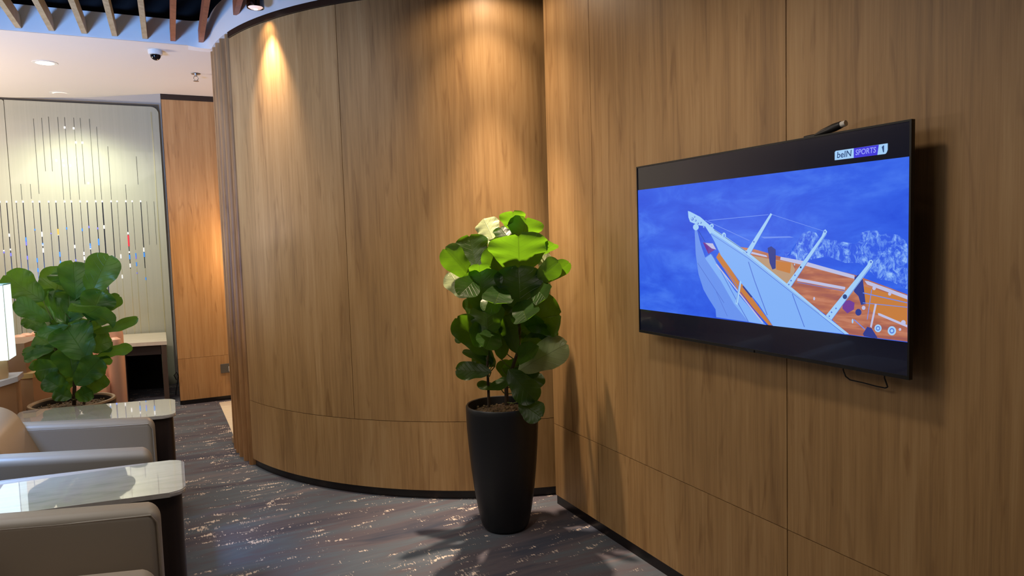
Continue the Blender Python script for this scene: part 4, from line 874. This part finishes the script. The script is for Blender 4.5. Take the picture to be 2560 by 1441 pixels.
# ------------------------------------------------------------------ left background
t_ = thing('console', 'wooden console with a white-edged top holding the table lamp', 'console', (-1.25, 4.95, 0))
b = MB(); b.prism([(-1.9,4.72),(-.93,4.72),(-.845,4.92),(-.845,5.10),(-1.9,5.2)], .755, .785); b.build('console_top', mat('white_laminate', lin(205,210,225), .25), t_)
b = MB(); b.prism([(-1.88,4.74),(-.94,4.74),(-.86,4.93),(-.86,5.08),(-1.88,5.17)], .02, .7545); b.build('console_body', M['orangewood'], t_)
t_ = thing('table_lamp', 'glowing white box-shaded table lamp on the wooden console', 'lamp', (-1.02, 4.94, .785))
def quadbox(poly, z0, z1, name, m_, par):
    b = MB(); b.prism(poly, z0, z1); return b.build(name, m_, par)
base = [(-1.10,4.86),(-.905,4.86),(-.885,4.93),(-.93,5.02),(-1.10,5.02)]
quadbox([(-1.12,4.83),(-.93,4.83),(-.885,4.89),(-.90,5.0),(-1.12,5.0)], .7855, .895, 'lamp_base', mat('lamp_base_wood', lin(205,170,125), .4), t_)
shd = [(-1.25,4.78),(-.856,4.78),(-.853,4.98),(-1.22,5.0)]
quadbox(shd, .902, 1.325, 'lamp_shade', M['shade'], t_)
quadbox([(-.857,4.7785),(-.8535,4.7785),(-.8535,4.782),(-.857,4.782)], .9, 1.327, 'shade_edge', M['shade_edge'], t_)
b = MB(); b.tube([(-1.25,4.78,1.328),(-.856,4.78,1.328),(-.853,4.98,1.328),(-1.22,5.0,1.328),(-1.25,4.78,1.328)], .003, 6); b.build('shade_ring', mat('ring', lin(120,180,190), .4), t_)
quadbox([(-1.05,4.9),(-1.0,4.9),(-1.0,4.95),(-1.05,4.95)], .895, .9018, 'lamp_neck', M['steel'], t_)
# timber divider box behind the console
t_ = thing('timber_divider', 'low orange-brown timber divider with a pale pine top edge', 'divider', (-.95, 5.75, 0))
quadbox([(-.92,5.30),(-.83,5.30),(-.70,6.02),(-.79,6.02)], .71, .74, 'top_edge', M['pineedge'], t_)
quadbox([(-1.4,5.28),(-.835,5.31),(-.705,6.0),(-.72,6.0),(-.85,5.33),(-1.4,5.30)], .0, .7095, 'side_panel', M['orangewood'], t_)
quadbox([(-1.4,5.35),(-.87,5.35),(-.80,5.75),(-1.4,5.75)], .71, .93, 'raised_box', mat('brown_box', lin(150,112,84), .5), t_)
# channel-tufted chair behind the fig
t_ = thing('tub_chair', 'peach leather channel-backed tub chair behind the bushy fig', 'armchair', (-.78, 6.75, 0))
b = MB()
for k in range(12):
    a = math.radians(-12+k*204/11); cx_, cy_ = -.78+.335*math.cos(a), 6.62+.335*math.sin(a)*.95
    h_ = .86-.06*max(0, -math.sin(a)+.1)-(.05 if k in (0, 11) else 0)
    b.lathe([(.040,.15),(.052,.18),(.054,h_-.05),(.046,h_-.015),(.022,h_)], (cx_, cy_, 0), 14)
b.build('channel_back', M['peach'], t_, smooth=True)
b = MB(); b.lathe([(.27,.18),(.285,.22),(.285,.42),(.26,.455),(.18,.465)], (-.78,6.60,0), 40); b.build('seat', M['peach'], t_, smooth=True)
for sx_, sy_ in ((-.98,6.42),(-.58,6.42),(-.98,6.82),(-.58,6.82)):
    b = MB(); b.lathe([(.012,0),(.018,.18)], (sx_, sy_, 0), 10); b.build('leg', M['walnut'], t_)
# far side table
t_ = thing('side_table', 'pale-topped open-fronted side table against the glass wall', 'table', (-.31, 8.05, 0))
tp = [(-.503,7.715),(-.083,7.62),(-.095,8.45),(-.53,8.55)]
quadbox(tp, .565, .600, 'table_top', M['limestone'], t_)
def inset(p, k): c_ = (sum(q[0] for q in p)/4, sum(q[1] for q in p)/4); return [(c_[0]+(q[0]-c_[0])*k, c_[1]+(q[1]-c_[1])*k) for q in p]
ti = inset(tp, .97)
mw = mat('grey_brown_timber', lin(96,78,66), .5)
A, B_, C_, D_ = [Vector(q) for q in ti]
def wallp(p, q, th, z0, z1, name, m_):
    d = (q-p).normalized(); n_ = Vector((-d.y, d.x))*th; quadbox([tuple(p), tuple(q), tuple(q+n_), tuple(p+n_)], z0, z1, name, m_, t_)
wallp(B_, C_, .045, 0, .5645, 'side_panel', mw); wallp(D_, A, .045, 0, .5645, 'side_panel', mw)
wallp(C_+Vector((-.05,-.01)), D_+Vector((.05,-.01)), .02, 0, .5645, 'back_panel', M['black'])
wallp(A+Vector((.05,.02)), B_+Vector((-.05,.03)), .02, .47, .5645, 'front_rail', mat('dark_rail', lin(46,36,34), .5))
# cord by the panel edge
t_ = None; b = MB(); b.tube([(-.02,7.9,.16),(-.04,7.9,.21),(-.015,7.9,.24),(.0,7.9,.20),(-.01,7.9,.14),(-.03,7.9,.05),(-.035,7.9,.004)], .005, 6)
tag(b.build('extension_cable', M['black'], smooth=True, origin=(-.02,7.9,0)), 'black cord looped on the floor beside the far side table', 'cord')
b = MB(); b.lathe([(.10,0.0045),(.115,.012),(.115,.05),(.10,.06)], (.455,5.70,0), 32)  # rounded plinth piece at the ribbed wall end
tag(b.build('plinth_end', M['tan'], smooth=True, origin=(.455,5.70,0)), 'low round brown plinth peeking out behind the ribbed wall end', 'footrest')
